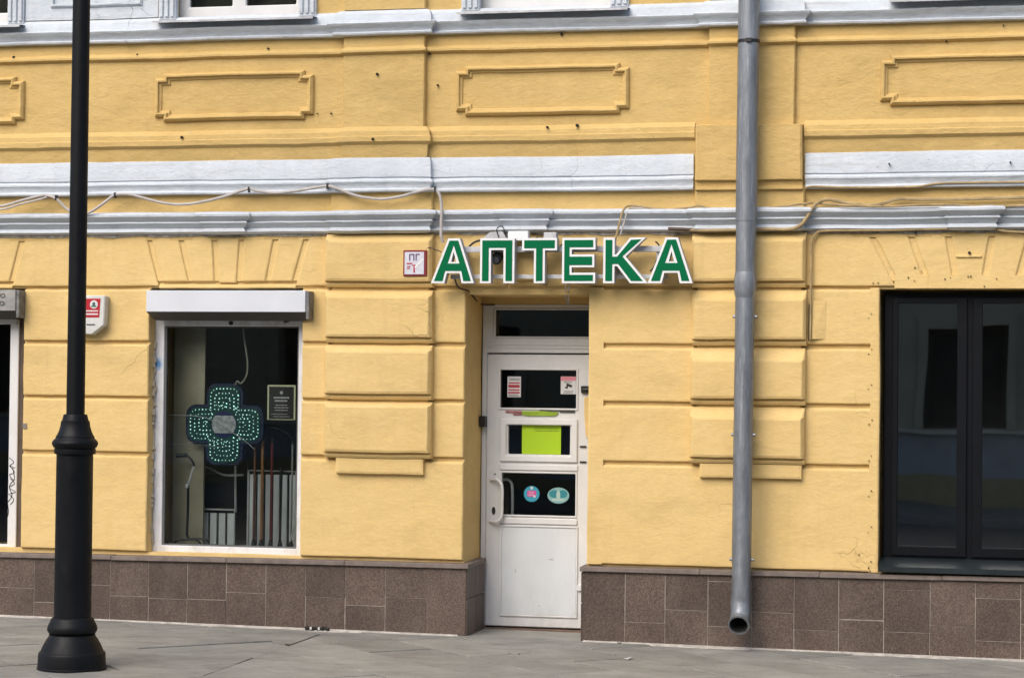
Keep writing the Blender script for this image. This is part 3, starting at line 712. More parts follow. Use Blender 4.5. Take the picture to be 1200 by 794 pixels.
# push handle: white C-shaped bow and its reflection in the glass, modelled as a second bow
H = [W(575, 562, .54), W(582, 561.5, .50), W(587, 566, .49), W(588.5, 574, .49), W(588.2, 588, .49), W(588, 600, .49), W(586.5, 607, .49), W(581, 611, .50), W(574, 610, .54)]
m = MB(); m.tube(H, .013, 10); m.build('handle', PVC, dr, smooth=True)
H2 = [W(589, 562, .62), W(594, 561, .65), W(599, 565, .66), W(600.5, 574, .66), W(600.5, 590, .66), W(600.5, 606, .66)]
m = MB(); m.tube(H2, .012, 10); m.build('handle_reflection', PVC, dr, smooth=True)  # solid bow stands in for the handle's reflection
m = MB(); m.disc((W(578, 598, .53).x, W(578, 598, .53).z), .014, .538, .012, 20, .030); m.build('lock', BLACK, dr)
p = W(580, 555, .54); m = MB(); m.disc((p.x, p.z), .006, .540, .01, 10); m.build('screw', BLACK, dr)
p = W(686, 456.5, .53); m = MB(); m.box(p.x-.033, p.x+.05, .515, .546, p.z-.026, p.z+.030); m.tube([(p.x-.02, .51, p.z+.002), (p.x+.05, .505, p.z+.002)], .011, 8, False); m.build('hinge', BLACK, dr, bevel=.005)
for px, py in ((684, 523), (684, 541)):
    p = W(px, py, .54); m = MB(); m.box(p.x-.03, p.x+.02, .534, .546, p.z-.006, p.z+.006); m.build('hinge_gap', BLACK, dr)
m = MB(); p = W(681, 689, .53); m.box(p.x-.03, p.x+.06, .525, .546, p.z-.022, p.z+.03); m.build('hinge', PVC, dr, bevel=.006)
pa = [(684.5, 466), (687, 464), (689.5, 466), (690, 480), (689.5, 505), (688, 515), (686, 508), (684.6, 485)]
m = MB(); m.prism([(W(a, b_, .54).x, W(a, b_, .54).z) for a, b_ in pa], .5415, .546); m.build('paint_patch', YEL, dr)
p = W(566.5, 493.5, .50); m = MB(); m.box(p.x-.03, p.x+.018, .47, .55, p.z-.042, p.z+.042); m.build('door_contact', BLACK, df, bevel=.006)
m = MB(); m.box(-3.94, -3.05, .565, .60, .0, .045); m.build('door_gap_shade', BLACK, B)  # black strip stands in for the shade in the gap under the door
m = MB(); m.box(-3.98, -3.05, .47, .62, gz(-3.5)-.02, gz(-3.5)+.010); m.build('threshold', plain('worn_threshold', (.16, .10, .075), .8, var=.4, scale=10), B)
# glued remains and a painted green reflection on the rail under the upper pane
m = MB(); m.box(-3.79, -3.66, .5335, .546, 1.700, 1.714); m.box(-3.73, -3.66, .5335, .546, 1.682, 1.692); m.build('tape_and_reflection', plain('faded_red_tape', (.40, .13, .14), .7, var=.4, scale=20), dr)
m = MB(); m.prism([(-3.665, 1.712), (-3.655, 1.684), (-3.62, 1.676), (-3.40, 1.678), (-3.375, 1.692), (-3.37, 1.706), (-3.50, 1.716)], .5335, .546); m.build('tape_and_reflection', plain('green_reflection', (.25, .38, .02), .6), dr)  # green reflection painted as a flat patch on the rail
m = MB(); m.box(-3.52, -3.24, .534, .546, 1.716, 1.724); m.box(-3.36, -3.24, .534, .546, 1.706, 1.713); m.build('tape_and_reflection', plain('grey_tape', (.06, .06, .055), .7), dr)

# ------------------------------------------------------------------ things on the door and in the windows
def paper(name, x0, x1, z0, z1, y, col, label, cat, t=.002, **k):
    m = MB(); m.box(x0, x1, y, y+t, z0, z1); o = m.build(name, col if not isinstance(col, tuple) else flat(name+'_paper', col, .7), **k); return tag(o, label, cat)
INK = flat('ink_black', (.02, .02, .02)); INKR = flat('ink_red', (.42, .03, .05)); INKB = flat('ink_blue', (.03, .04, .20)); PW = flat('paper_white', (.62, .62, .62)); 
def lines(parent, x0, x1, z0, z1, n, y, mat, th=.35, name='printed_lines'):
    m = MB(); h = (z1-z0)/n
    for i in range(n):
        z = z1-(i+.5)*h; a = x0+random.uniform(0, .15)*(x1-x0); b_ = x1-random.uniform(0, .22)*(x1-x0)
        x = a
        while x < b_:
            e = min(b_, x+random.uniform(.12, .35)*(x1-x0)); m.box(x, e, y-.0008, y, z-h*th/2, z+h*th/2); x = e+.02*(x1-x0)
    return m.build(name, mat, parent)
def rect(px0, py0, px1, py1, y):
    a = W(px0, py1, y); b_ = W(px1, py0, y); return a.x, b_.x, a.z, b_.z
x0, x1, z0, z1 = rect(594.5, 441, 610.5, 465, .568)
st = paper('sticker', x0, x1, z0, z1, .568, PW, 'white sticker with red bars in upper left of the door glass', 'sticker')
h = (z1-z0)
for a, b_ in ((.66, .72), (.46, .60), (.32, .38), (.18, .26)):
    m = MB(); m.box(x0+.008, x1-.010, .567, .568, z0+h*a, z0+h*b_); m.build('red_bar', INKR, st)
lines(st, x0+.01, x1-.01, z0+h*.8, z0+h*.92, 2, .567, INK)
lines(st, x0+.01, x1-.01, z0+.004, z0+h*.15, 2, .567, INK)
x0, x1, z0, z1 = rect(657, 441, 675, 461.5, .568)
st = paper('sticker', x0, x1, z0, z1, .568, PW, 'square white camera warning sticker with pink top in the door glass', 'sticker'); h = z1-z0; wd = x1-x0
m = MB(); m.box(x0+.001, x1-.001, .567, .568, z1-h*.24, z1-.001); m.build('pink_band', flat('band_pink', (.62, .22, .26)), st)
m = MB(); m.prism([(x0+wd*.35, z0+h*.50), (x0+wd*.70, z0+h*.36), (x0+wd*.78, z0+h*.50), (x0+wd*.42, z0+h*.62)], .567, .568); m.prism([(x0+wd*.25, z0+h*.36), (x0+wd*.45, z0+h*.30), (x0+wd*.50, z0+h*.46), (x0+wd*.42, z0+h*.48)], .5665, .568); m.build('camera_pictogram', INK, st)
lines(st, x0+wd*.2, x1-wd*.15, z0+h*.62, z0+h*.74, 2, .567, INK); lines(st, x0+wd*.1, x1-wd*.1, z0+h*.04, z0+h*.2, 2, .567, INK)
x0, x1, z0, z1 = rect(611.5, 497, 657.5, 531.5, .566)
st = paper('notice_sheet', x0, x1, z0, z1, .566, flat('lime_paper', (.36, .56, .008), .7), 'lime green notice sheet taped behind the middle door pane', 'notice'); h = z1-z0; wd = x1-x0
lines(st, x0+wd*.25, x0+wd*.95, z0+h*.74, z0+h*.90, 2, .565, flat('faint_ink', (.16, .26, .01)), .3)
p = W(623, 578.3, .568)
m = MB(); m.disc((p.x, p.z), .062, .568, .003, 32); st = tag(m.build('sticker', flat('cyan_print', (.03, .30, .42))), 'round cyan sticker with pink block in the lower door glass', 'sticker')
m = MB(); m.box(p.x-.034, p.x+.036, .567, .568, p.z-.022, p.z+.026); m.build('pink_block', flat('pink_print', (.60, .06, .30)), st)
lines(st, p.x-.03, p.x+.03, p.z-.018, p.z+.022, 3, .566, PW, .3)
m = MB(); m.disc((p.x, p.z+.046), .011, .567, .001, 12); m.disc((p.x+.024, p.z-.020), .009, .5662, .001, 12); m.build('white_dot', PW, st)
p = W(654.3, 580.2, .568)
m = MB(); m.disc((p.x, p.z), .086, .568, .003, 36, .062); st = tag(m.build('sticker', flat('pale_teal_print', (.20, .38, .38))), 'oval pale teal sticker beside the round one on the door', 'sticker')
m = MB(); m.disc((p.x-.035, p.z+.012), .038, .567, .001, 20, .030); m.disc((p.x+.036, p.z+.012), .036, .567, .001, 20, .030); m.build('dark_motif', flat('teal_print', (.02, .20, .24)), st)
m = MB(); m.disc((p.x, p.z+.004), .016, .5662, .001, 14, .034); m.box(p.x-.05, p.x+.05, .5665, .568, p.z-.042, p.z-.026); m.build('pale_motif', flat('pale_print', (.36, .50, .46)), st)

# poster behind the shop window
x0, x1, z0, z1 = rect(313, 451, 346.5, 491.5, .19)
st = paper('poster', x0, x1, z0, z1, .19, flat('poster_border', (.85, .86, .55)), 'small charcoal opening-hours poster with pale border behind the shop glass', 'poster')
m = MB(); m.box(x0+.014, x1-.014, .189, .19, z0+.006, z1-.014); m.build('poster_field', flat('charcoal_print', (.035, .035, .033)), st)
h = z1-z0; cx = (x0+x1)/2
m = MB(); m.disc((cx, z0+h*.78), .013, .188, .001, 16); m.build('emblem', PW, st)
lines(st, cx-.075, cx+.075, z0+h*.50, z0+h*.68, 2, .188, PW, .5); lines(st, cx-.06, cx+.06, z0+h*.24, z0+h*.46, 3, .188, PW, .3); lines(st, cx-.08, cx+.08, z0+h*.06, z0+h*.2, 2, .188, PW, .2)

# LED pharmacy cross
p = W(263, 497, .30); cx, cz_ = p.x, p.z
cr = empty('led_cross', (cx, .3, cz_-.33), 'dark teal LED pharmacy cross with dotted white lights hanging in shop window', 'led sign')
def cross(A, w_, rad, n=6):
    out = []
    pts = [(w_, w_, 0), (A, w_, 1), (A, -w_, 1), (w_, -w_, 0), (w_, -A, 1), (-w_, -A, 1), (-w_, -w_, 0), (-A, -w_, 1), (-A, w_, 1), (-w_, w_, 0), (-w_, A, 1), (w_, A, 1)]
    L = len(pts)
    for i in range(L):
        x, z, rd = pts[i]
        if not rd: out.append((x, z)); continue
        a = Vector(pts[i-1][:2])-Vector((x, z)); b_ = Vector(pts[(i+1) % L][:2])-Vector((x, z)); a.normalize(); b_.normalize(); c0 = Vector((x, z))
        s_, e_ = c0+a*rad, c0+b_*rad; ctr = c0+a*rad+b_*rad
        for k in range(n+1):
            t = k/n*math.pi/2; out.append(tuple(ctr-b_*rad*math.cos(t)-a*rad*math.sin(t)))
    return out
def move(poly, x, z): return [(a+x, b_+z) for a, b_ in poly]
m = MB(); m.prism(move(cross(.325, .155, .085), cx, cz_), .30, .37); m.build('housing', flat('housing_blue', (.012, .03, .075), .4), cr, bevel=.006)
m = MB(); m.prism(move(cross(.300, .130, .065), cx, cz_), .292, .301); m.build('face_panel', flat('face_teal', (.006, .075, .062), .35), cr)
dots = MB(); 
for A, w_, rad in ((.282, .114, .055), (.246, .080, .04), (.210, .048, .02), (.175, .018, .01)):
    poly = cross(A, w_, rad, 8); per = sum(math.dist(poly[i-1], poly[i]) for i in range(len(poly))); step = .029; acc = 0
    for i in range(len(poly)):
        a, b_ = Vector(poly[i-1]), Vector(poly[i]); L = (b_-a).length
        while acc < L:
            q = a+(b_-a)*(acc/max(L, 1e-9))
            if q.length > .125: dots.disc((cx+q.x+random.uniform(-.002, .002), cz_+q.y+random.uniform(-.002, .002)), random.choice([.003, .004, .0052]), .290, .003, 6)
            acc += step
        acc -= L
for i in range(40):
    a = random.uniform(0, 6.28); r = random.uniform(.12, .17); dots.disc((cx+r*math.cos(a), cz_+r*math.sin(a)), .0035, .290, .003, 6)
dots.build('led_dots', flat('led_white', (.55, .95, .85), .5, .75), cr, kind='stuff')
m = MB(); m.disc((cx, cz_), .105, .288, .012, 32); hb = m.build('hub', flat('hub_blue', (.012, .018, .12), .4), cr)
m = MB()
arc = [(.100*math.cos(t), .100*math.sin(t)) for t in [R_(-44+88*k/8) for k in range(9)]]+[(.100*math.cos(t), .100*math.sin(t)) for t in [R_(136+88*k/8) for k in range(9)]]
m.prism(move(arc, cx, cz_), .2865, .288); m.build('hub_display', plain('hub_grey', (.55, .60, .62), .5, var=.5, scale=40), hb)
m = MB(); m.tube([W(a, b_, .27) for a, b_ in ((285, 383), (286.5, 398), (288.5, 412), (290, 425), (289.5, 437), (286, 445), (282, 449), (278, 446.5), (275.5, 451))], .007, 6)
tag(m.build('power_cord', plain('cord_ivory', (.42, .40, .33), .5), smooth=True), 'ivory power cord hanging down to the LED cross', 'cable')
m = MB(); m.tube([W(a, b_, .235) for a, b_ in ((198, 486), (215, 486.3), (235, 488), (248, 492), (262, 500), (275, 508), (288, 517), (298, 526))], .0035, 5)
tag(m.build('slack_wire', plain('wire_pale', (.45, .47, .46), .5)), 'thin pale wire sagging across the front of the LED cross', 'wire')
m = MB(); m.tube([W(a, b_, .245) for a, b_ in ((198, 520), (230, 521), (262, 524))], .0022, 5)
tag(m.build('slack_wire', plain('wire_dim', (.30, .33, .32), .5)), 'faint straight wire below the sagging one behind the shop glass', 'wire')

# goods behind the glass of the middle shop window
m = MB(); m.box(-6.52, -5.30, .20, 1.05, .56, .612); tag(m.build('display_shelf', plain('shelf_white', (.45, .45, .43), .6)), 'low white display shelf inside the shop window', 'shelf')
m = MB(); m.box(-6.50, -6.24, .44, .47, .62, 2.5); tag(m.build('window_curtain', plain('cream_curtain', (.52, .48, .35), .9, var=.2, scale=3)), 'narrow cream curtain panel at left inside the shop window', 'curtain')
SILV = plain('aluminium_tube', (.70, .71, .72), .4, .2, var=.2)
GP = plain('grey_slat', (.72, .76, .78), .6, var=.2, scale=4); DKB = plain('dark_backing', (.02, .02, .02), .8)
def screen(name, px0, px1, pt, y, n, label):
    a = W(px0, 640, y); b_ = W(px1, pt, y); e = empty(name, (a.x, y, .612), label, 'display rack')
    x0_, x1_, zt = a.x, b_.x, b_.z
    m = MB(); m.box(x0_, x1_, y+.03, y+.04, .614, zt-.02); m.build('backing', DKB, e)
    wd_ = (x1_-x0_)/n
    for k in range(n):
        m = MB(); m.box(x0_+k*wd_+.010, x0_+(k+1)*wd_-.010, y+.008, y+.028, .616, zt-.03); m.build('slat', GP, e)
    m = MB(); m.tube([(x0_, y, .614), (x0_, y, zt), (x1_, y, zt), (x1_, y, .614)], .009, 8, False); m.build('tube_frame', SILV, e, smooth=True)
screen('display_rack', 214, 275, 597, .52, 6, 'low display rack of grey slats in aluminium tube at left inside window')
screen('display_rack', 290, 347, 552, .46, 6, 'tall display rack of grey slats behind the row of walking canes')
for px, top, col, lab, rg in ((297, 520, (.16, .07, .035), 'dark brown walking cane', .010), (306, 512, (.36, .17, .06), 'orange-brown wooden walking cane', .012), (317, 518, (.17, .03, .03), 'dark red walking cane', .011), (328, 553, (.02, .02, .02), 'plain black walking cane', .010), (341, 520, (.30, .31, .32), 'grey metal walking cane at right', .008)):
    y = .38; a = W(px, 634, y); b_ = W(px+2, top, y); a.z = .64
    e = empty('walking_cane', (a.x, y, .612), lab+' standing in the shop window display', 'walking cane', 'walking canes standing in the window display')
    m = MB(); m.tube([a, b_], rg, 8, False); m.build('shaft', flat('cane_'+lab.split()[0], col, .45), e, smooth=True)
    m = MB(); m.tube([b_, b_+Vector((0, .0, .02)), b_+Vector((-.02, .03, .035)), b_+Vector((-.03, .08, .03))], rg*1.1, 8); m.build('grip', BLACK, e, smooth=True)
    m = MB(); m.lathe(a.x, a.y, [(.020, .613), (.020, .635), (.014, .655), (.012, .675)], 12); m.build('rubber_tip', BLACK, e)
m = MB(); m.tube([W(340, 634, .24), W(349, 603, .24)], .008, 6, False); tag(m.build('white_rod', plain('rod_white', (.62, .62, .60), .5)), 'short white rod leaning at the lower right of the shop window', 'rod')
# four-footed cane with curved black base and offset grip
e = empty('quad_cane', (W(219, 636, .3).x, .3, .612), 'four-footed walking cane with black base and offset black grip', 'quad cane')
m = MB(); m.tube([W(219, 628, .30), W(220, 600, .30), W(220.5, 566, .30)], .011, 8, False); m.build('lower_tube', BLACK, e, smooth=True)
m = MB(); m.tube([W(220.5, 568, .30), W(223, 560, .30), W(226, 550, .30), W(227.5, 546, .30)], .011, 8); m.build('upper_tube', SILV, e, smooth=True)
m = MB(); m.tube([W(227.5, 546, .30), W(226, 541, .30), W(221, 535, .30), W(216, 533, .30)], .008, 8); m.build('neck', BLACK, e, smooth=True)
m = MB(); m.tube([W(219, 533, .30), W(207, 533.4, .30)], .016, 8, False); m.build('grip', BLACK, e, smooth=True)
m = MB(); p = W(219.5, 571, .30); m.tube([p, p+Vector((0, 0, .03))], .015, 8, False); m.build('collar', SWHITE, e)
m = MB()
m.tube([W(195, 638, .24), W(198, 632.5, .24), W(210, 631.5, .24), W(240, 631.5, .24), W(245, 638.5, .24)], .008, 6)
m.tube([W(205, 638, .36), W(207, 633, .36), W(216, 632, .36), W(230, 632, .36), W(236, 638, .36)], .008, 6)
m.tube([W(219, 632, .24), W(220, 628, .30), W(222, 632, .36)], .008, 6); m.build('foot_frame', BLACK, e, smooth=True)
# folded black wheelchair behind
e = empty('wheelchair', (-6.1, .7, .612), 'folded black wheelchair behind the LED cross inside the shop', 'wheelchair')
m = MB(); m.tube([W(232, 545, .7), W(245, 548, .7), W(262, 556, .7), W(285, 556, .7)], .010, 6); m.tube([W(236, 550, .7), W(236, 600, .7)], .010, 6, False); m.tube([W(276, 545, .7), W(276, 600, .7)], .010, 6, False); m.build('frame', SILV, e, smooth=True)
m = MB(); a = W(236, 600, .72); b_ = W(276, 556, .72); m.box(a.x, b_.x, .71, .73, a.z, b_.z); m.build('back_canvas', flat('canvas_black', (.012, .012, .013), .7), e)
m = MB(); p = W(318, 530, .75); n = 28
m.tube([(p.x+.22*math.cos(t), .75, p.z+.22*math.sin(t)-.02) for t in [2*math.pi*k/24 for k in range(25)]], .010, 6, False); m.build('wheel', plain('rubber', (.03, .03, .03), .6), e, smooth=True)

# ------------------------------------------------------------------ roller shutter boxes
def shutter(x0_, x1_, z1_, label, dirty):
    e = empty('roller_shutter_box', ((x0_+x1_)/2, -.05, z1_-.23), label, 'shutter box')
    fm = plain('box_front_white' if not dirty else 'box_front_dirty', (.64, .66, .70) if not dirty else (.30, .29, .27), .42, var=.05 if not dirty else .4, scale=4 if not dirty else 12)
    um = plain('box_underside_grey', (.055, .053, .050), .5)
    z0_ = z1_-.166
    m = MB(); m.box(x0_, x1_, -.12, .02, z0_, z1_); m.build('cover', fm, e, bevel=.003)
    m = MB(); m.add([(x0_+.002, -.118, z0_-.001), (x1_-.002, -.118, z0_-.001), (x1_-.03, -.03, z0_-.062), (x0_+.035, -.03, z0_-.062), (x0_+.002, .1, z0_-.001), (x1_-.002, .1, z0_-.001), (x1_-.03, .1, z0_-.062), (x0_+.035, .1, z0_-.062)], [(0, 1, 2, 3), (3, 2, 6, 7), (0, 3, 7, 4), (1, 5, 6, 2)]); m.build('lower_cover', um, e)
    for xa in ((x1_, x1_+.028),):
        m = MB(); m.box(xa[0]+.001, xa[1], -.112, .05, z0_-.055, z1_-.004); m.build('end_cap', plain('end_cap_dirty', (.20, .195, .19), .6, .2, var=.5, scale=18), e, bevel=.004)
    return e
shutter(-6.520, -5.222, 2.621, 'long clean white roller shutter box over the middle shop window', False)
e = shutter(-8.96, -7.62, 2.625, 'grimy grey roller shutter box cut off by the left picture edge', True)
m = MB(); m.box(-8.05, -7.765, -.124, -.119, 2.478, 2.612); s_ = m.build('white_label', PW, e)
for px, py in ((3, 346), (2, 355)):
    a = W(px, py, -.126); m = MB(); m.tube([a+Vector((.02*math.cos(t), 0, .014*math.sin(t))) for t in [k*.9 for k in range(8)]], .0025, 4); m.build('scribble', INK, s_)

# ------------------------------------------------------------------ pharmacy sign
S = empty('pharmacy_sign', (-3.22, -.2, 2.62), 'green and white channel-letter sign reading АПТЕКА above the door', 'sign')
def LP(pts): return [(W(a, b_, -.2).x, W(a, b_, -.2).z) for a, b_ in pts]
Z0, Z1 = 2.672, 3.008
def A_(x, w_):
    t0, t1 = x+w_*.395, x+w_*.665
    out = [(x, Z0), (x+w_*.31, Z0), (x+w_*.37, Z0+.076), (x+w_*.665, Z0+.076), (x+w_*.715, Z0), (x+w_*1.0, Z0), (t1, Z1), (t0, Z1)]
    hole = [(x+w_*.525-.020, Z0+.160), (x+w_*.525, Z0+.236), (x+w_*.525+.020, Z0+.160)]
    return out, [hole]
def P_(x, w_): s_ = .083; return [(x, Z0), (x+s_, Z0), (x+s_, Z1-.088), (x+w_-s_, Z1-.088), (x+w_-s_, Z0), (x+w_, Z0), (x+w_, Z1), (x, Z1)], []
def T_(x, w_): s_ = .083; c = x+w_/2; return [(c-s_/2, Z0), (c+s_/2, Z0), (c+s_/2, Z1-.092), (x+w_, Z1-.092), (x+w_, Z1), (x, Z1), (x, Z1-.092), (c-s_/2, Z1-.092)], []
def E_(x, w_):
    s_ = .072; h = Z1-Z0; return [(x, Z0), (x+w_, Z0), (x+w_, Z0+.078), (x+s_, Z0+.078), (x+s_, Z0+.118), (x+w_*.97, Z0+.118), (x+w_*.97, Z0+.213), (x+s_, Z0+.213), (x+s_, Z0+.250), (x+w_, Z0+.250), (x+w_, Z1), (x, Z1)], []
def K_(x, w_): s_ = .084; return [(x, Z0), (x+s_, Z0), (x+s_, Z0+.125), (x+s_+.020, Z0+.125), (x+w_*.605, Z0), (x+w_, Z0), (x+w_*.50, Z0+.196), (x+w_*.95, Z1), (x+w_*.60, Z1), (x+s_+.012, Z0+.212), (x+s_, Z0+.212), (x+s_, Z1), (x, Z1)], []
def fill_poly(m, outer, holes, y):
    from mathutils.geometry import tessellate_polygon
    loops = [[Vector((a, b_, 0)) for a, b_ in l] for l in [outer]+holes]; flat_ = [p for l in loops for p in l]
    tr = tessellate_polygon(loops); m.add([(p.x, y, p.y) for p in flat_], [list(t) for t in tr])
def letter(kind, x, w_):
    outer, holes = kind(x, w_); outer = ccw(outer); nm = 'letter'
    yf, yb = -.20, -.125
    m = MB()
    for l in [outer]+holes:
        n = len(l); m.add([(a, yf, b_) for a, b_ in l]+[(a, yb, b_) for a, b_ in l], [(k, (k+1) % n, n+(k+1) % n, n+k) for k in range(n)])
    fill_poly(m, outer, holes, yb)
    body = m.build(nm, SSIDE, S)
    m = MB(); fill_poly(m, outer, holes, yf); fill_poly(m, outer, holes, yf-.004)
    for l in [outer]+holes:
        n = len(l); m.add([(a, yf-.004, b_) for a, b_ in l]+[(a, yf, b_) for a, b_ in l], [(k, (k+1) % n, n+(k+1) % n, n+k) for k in range(n)])
    m.build('white_rim', SWHITE, body)
    bw = .0165
    gi = offset(outer, bw); gh = [[(h[0][0]-.026, h[0][1]-.012), (h[1][0], h[1][1]+.05), (h[2][0]+.026, h[2][1]-.012)][::-1] for h in holes]
    m = MB(); fill_poly(m, gi, gh, yf-.007)
    for l in [gi]+gh:
        n = len(l); m.add([(a, yf-.007, b_) for a, b_ in l]+[(a, yf-.003, b_) for a, b_ in l], [(k, (k+1) % n, n+(k+1) % n, n+k) for k in range(n)])
    m.build('green_face', GREEN, body)
for kd, x, x2 in ((A_, -4.208, -3.875), (P_, -3.829, -3.566), (T_, -3.508, -3.243), (E_, -3.203, -2.953), (K_, -2.893, -2.560), (A_, -2.560, -2.228)):
    letter(kd, x, x2-x)
for za, y_, rr in ((2.725, -.105, .016), (2.93, -.105, .022)):
    m = MB(); m.box(-4.08, -2.42 if za < 2.8 else -2.36, y_-rr*.6, y_+rr*.6, za-rr, za+rr); m.build('mounting_rail', RAILM, S, bevel=.003)
for x in (-3.98, -3.42, -2.80, -2.5):
    m = MB(); m.box(x-.012, x+.012, -.10, .03, 2.72, 2.94); m.build('bracket', RAILM, S)
def bpx(x0, y0, x1, y1, ya, yb): a = W(x0, y1, ya); b_ = W(x1, y0, ya); return a.x, b_.x, ya, yb, a.z, b_.z
m = MB(); m.box(*bpx(595, 270.5, 619, 282, -.15, -.08)); m.build('power_supply', SWHITE, S, bevel=.004)
m = MB(); m.box(*bpx(637, 272, 652, 281, -.15, -.08)); m.build('junction_box', RAILM, S, bevel=.004)
m = MB(); m.prism([(W(a, b_, -.12).x, W(a, b_, -.12).z) for a, b_ in ((566, 279), (574, 272), (588, 271), (594, 279), (592, 284), (568, 284))], -.12, -.05); m.build('junction_box', RAILM, S)
# wires of the sign
def cable(name, pts, y, r, mat, label, cat='cable', parent=None, n=7):
    P_3 = [W(p[0], p[1], p[2] if len(p) > 2 else y) for p in pts]
    m = MB(); m.tube(P_3, r, n); o = m.build(name, mat, parent, smooth=True)
    if label: tag(o, label, cat)
    return o
cable('wire', [(586, 281), (582, 270), (586, 265), (590, 267), (592, 275), (597, 282)], -.13, .004, BLACK, None, parent=S)
cable('wire', [(621, 284), (635, 286), (641, 284), (649, 285)], -.11, .005, BLACK, None, parent=S)
cable('wire', [(612, 292), (617, 294), (622, 296), (628, 293)], -.06, .004, BLACK, None, parent=S)
cable('wire', [(639, 294), (650, 294), (657, 288), (661, 283)], -.06, .004, BLACK, None, parent=S)
cable('wire', [(548, 291), (553, 286), (558, 283), (566, 281)], -.1, .008, BLACK, None, parent=S)
cable('wire', [(768, 283), (772, 287), (771, 296), (768, 310), (762, 318)], -.08, .006, BLACK, None, parent=S)
cable('wire', [(667, 333, -.1), (666, 345, .1), (666, 350, .3), (667, 356, .5)], 0, .006, RAILM, None, parent=S)
cable('wire', [(663, 333, -.1), (662.5, 345, .1), (663, 350, .3), (665, 356, .5)], 0, .005, RAILM, None, parent=S)
# security camera tucked behind the second letter
e = empty('security_camera', tuple(W(583, 310, -.1)), 'small dark security camera hung inside the legs of the П letter', 'camera')
m = MB(); p = W(583, 300, -.09); m.tube([p+Vector((0, .03, .0)), p+Vector((0, -.05, -.03))], .042, 14, False); m.build('housing', BLACK, e, bevel=.006)
m = MB(); m.tube([p+Vector((0, -.045, -.028)), p+Vector((0, -.062, -.034))], .026, 14, False); m.build('lens', flat('lens_grey', (.06, .06, .07), .15), e)
m = MB(); m.tube([p+Vector((0, .03, .02)), p+Vector((0, .06, .05)), p+Vector((0, .1, .05))], .018, 10); m.build('mount', BLACK, e)

# hydrant plate
x0, x1, z0, z1 = rect(472.5, 293, 500.5, 323.5, -.10)
e = empty('hydrant_plate', ((x0+x1)/2, -.08, z0), 'square white fire-hydrant plate with dark red frame left of the green sign', 'sign plate')
m = MB(); m.box(x0, x1, -.105, -.073, z0, z1); m.build('plate_box', flat('plate_red', (.20, .018, .025), .4), e, bevel=.004)
m = MB(); m.box(x0+.012, x1-.022, -.108, -.1055, z0+.014, z1-.014); fc = m.build('plate_face', plain('plate_white', (.60, .60, .66), .5, var=.1, scale=30), e)
text('lettering', 'ПГ', (x0+x1)/2-.005, z0+.118, -.1095, .068, flat('plate_ink', (.10, .03, .12)), fc, .001)
lines(fc, x0+.02, x0+.075, z0+.085, z0+.105, 1, -.109, INKR, .5); lines(fc, x0+.028, x0+.062, z0+.05, z0+.08, 2, -.109, INKR, .5)
m = MB(); m.box(x0+.082, x0+.094, -.109, -.108, z0+.025, z0+.08); m.box(x0+.070, x0+.128, -.1092, -.108, z0+.078, z0+.086); m.build('diagram', INKR, fc)
m = MB(); m.prism([(x0+.088, z0+.07), (x0+.10, z0+.06), (x0+.165, z0+.125), (x0+.155, z0+.14)], -.1096, -.108); m.build('scratch', flat('scratch_white', (.72, .74, .72)), fc)
cable('wire', [(498, 292, -.09), (504, 290, -.09), (509, 292, -.1), (517, 295, -.1)], 0, .004, CABB, 'short brown wire looping from the red plate to the sign')

# alarm sounder
e = empty('alarm_box', (-7.03, -.06, 2.27), 'white alarm sounder box with red label, half hidden behind lamp post', 'alarm box')
P = [(-7.185, 2.583), (-7.185, 2.375), (-7.115, 2.285), (-6.985, 2.275), (-6.885, 2.350), (-6.878, 2.583)]
m = MB(); m.prism(P, -.085, .0); m.build('casing', plain('alarm_white', (.60, .60, .57), .45, var=.12), e, bevel=.008)
m = MB(); m.prism([(-7.15, 2.558), (-7.15, 2.410), (-6.925, 2.410), (-6.915, 2.558)], -.0875, -.085); lb = m.build('red_label', flat('label_red', (.42, .008, .02), .4), e, bevel=.0008)
m = MB(); m.disc((-6.970, 2.512), .033, -.0895, .002, 24); m.build('white_disc', PW, lb)
m = MB(); m.disc((-6.970, 2.516), .013, -.091, .0015, 12); m.box(-6.99, -6.95, -.0908, -.0895, 2.492, 2.504); m.build('emblem', flat('emblem_dark', (.02, .09, .06)), lb)
m = MB(); m.box(-7.12, -6.935, -.089, -.0875, 2.456, 2.466); m.box(-7.12, -6.935, -.089, -.0875, 2.430, 2.442); m.build('white_lines', PW, lb)
m = MB(); m.box(-7.03, -6.96, -.088, -.085, 2.350, 2.358); m.build('mark', INK, e)
# tiny house sticker on the wall
x0, x1, z0, z1 = rect(26.5, 496, 31.5, 502, -.002)
tag(paper('sticker', x0, x1, z0, z1, -.004, flat('faded_sticker', (.20, .18, .15)), 'tiny faded grey sticker on yellow wall left of the lamp post', 'sticker', t=.003), 'tiny faded grey sticker on yellow wall left of the lamp post', 'sticker')

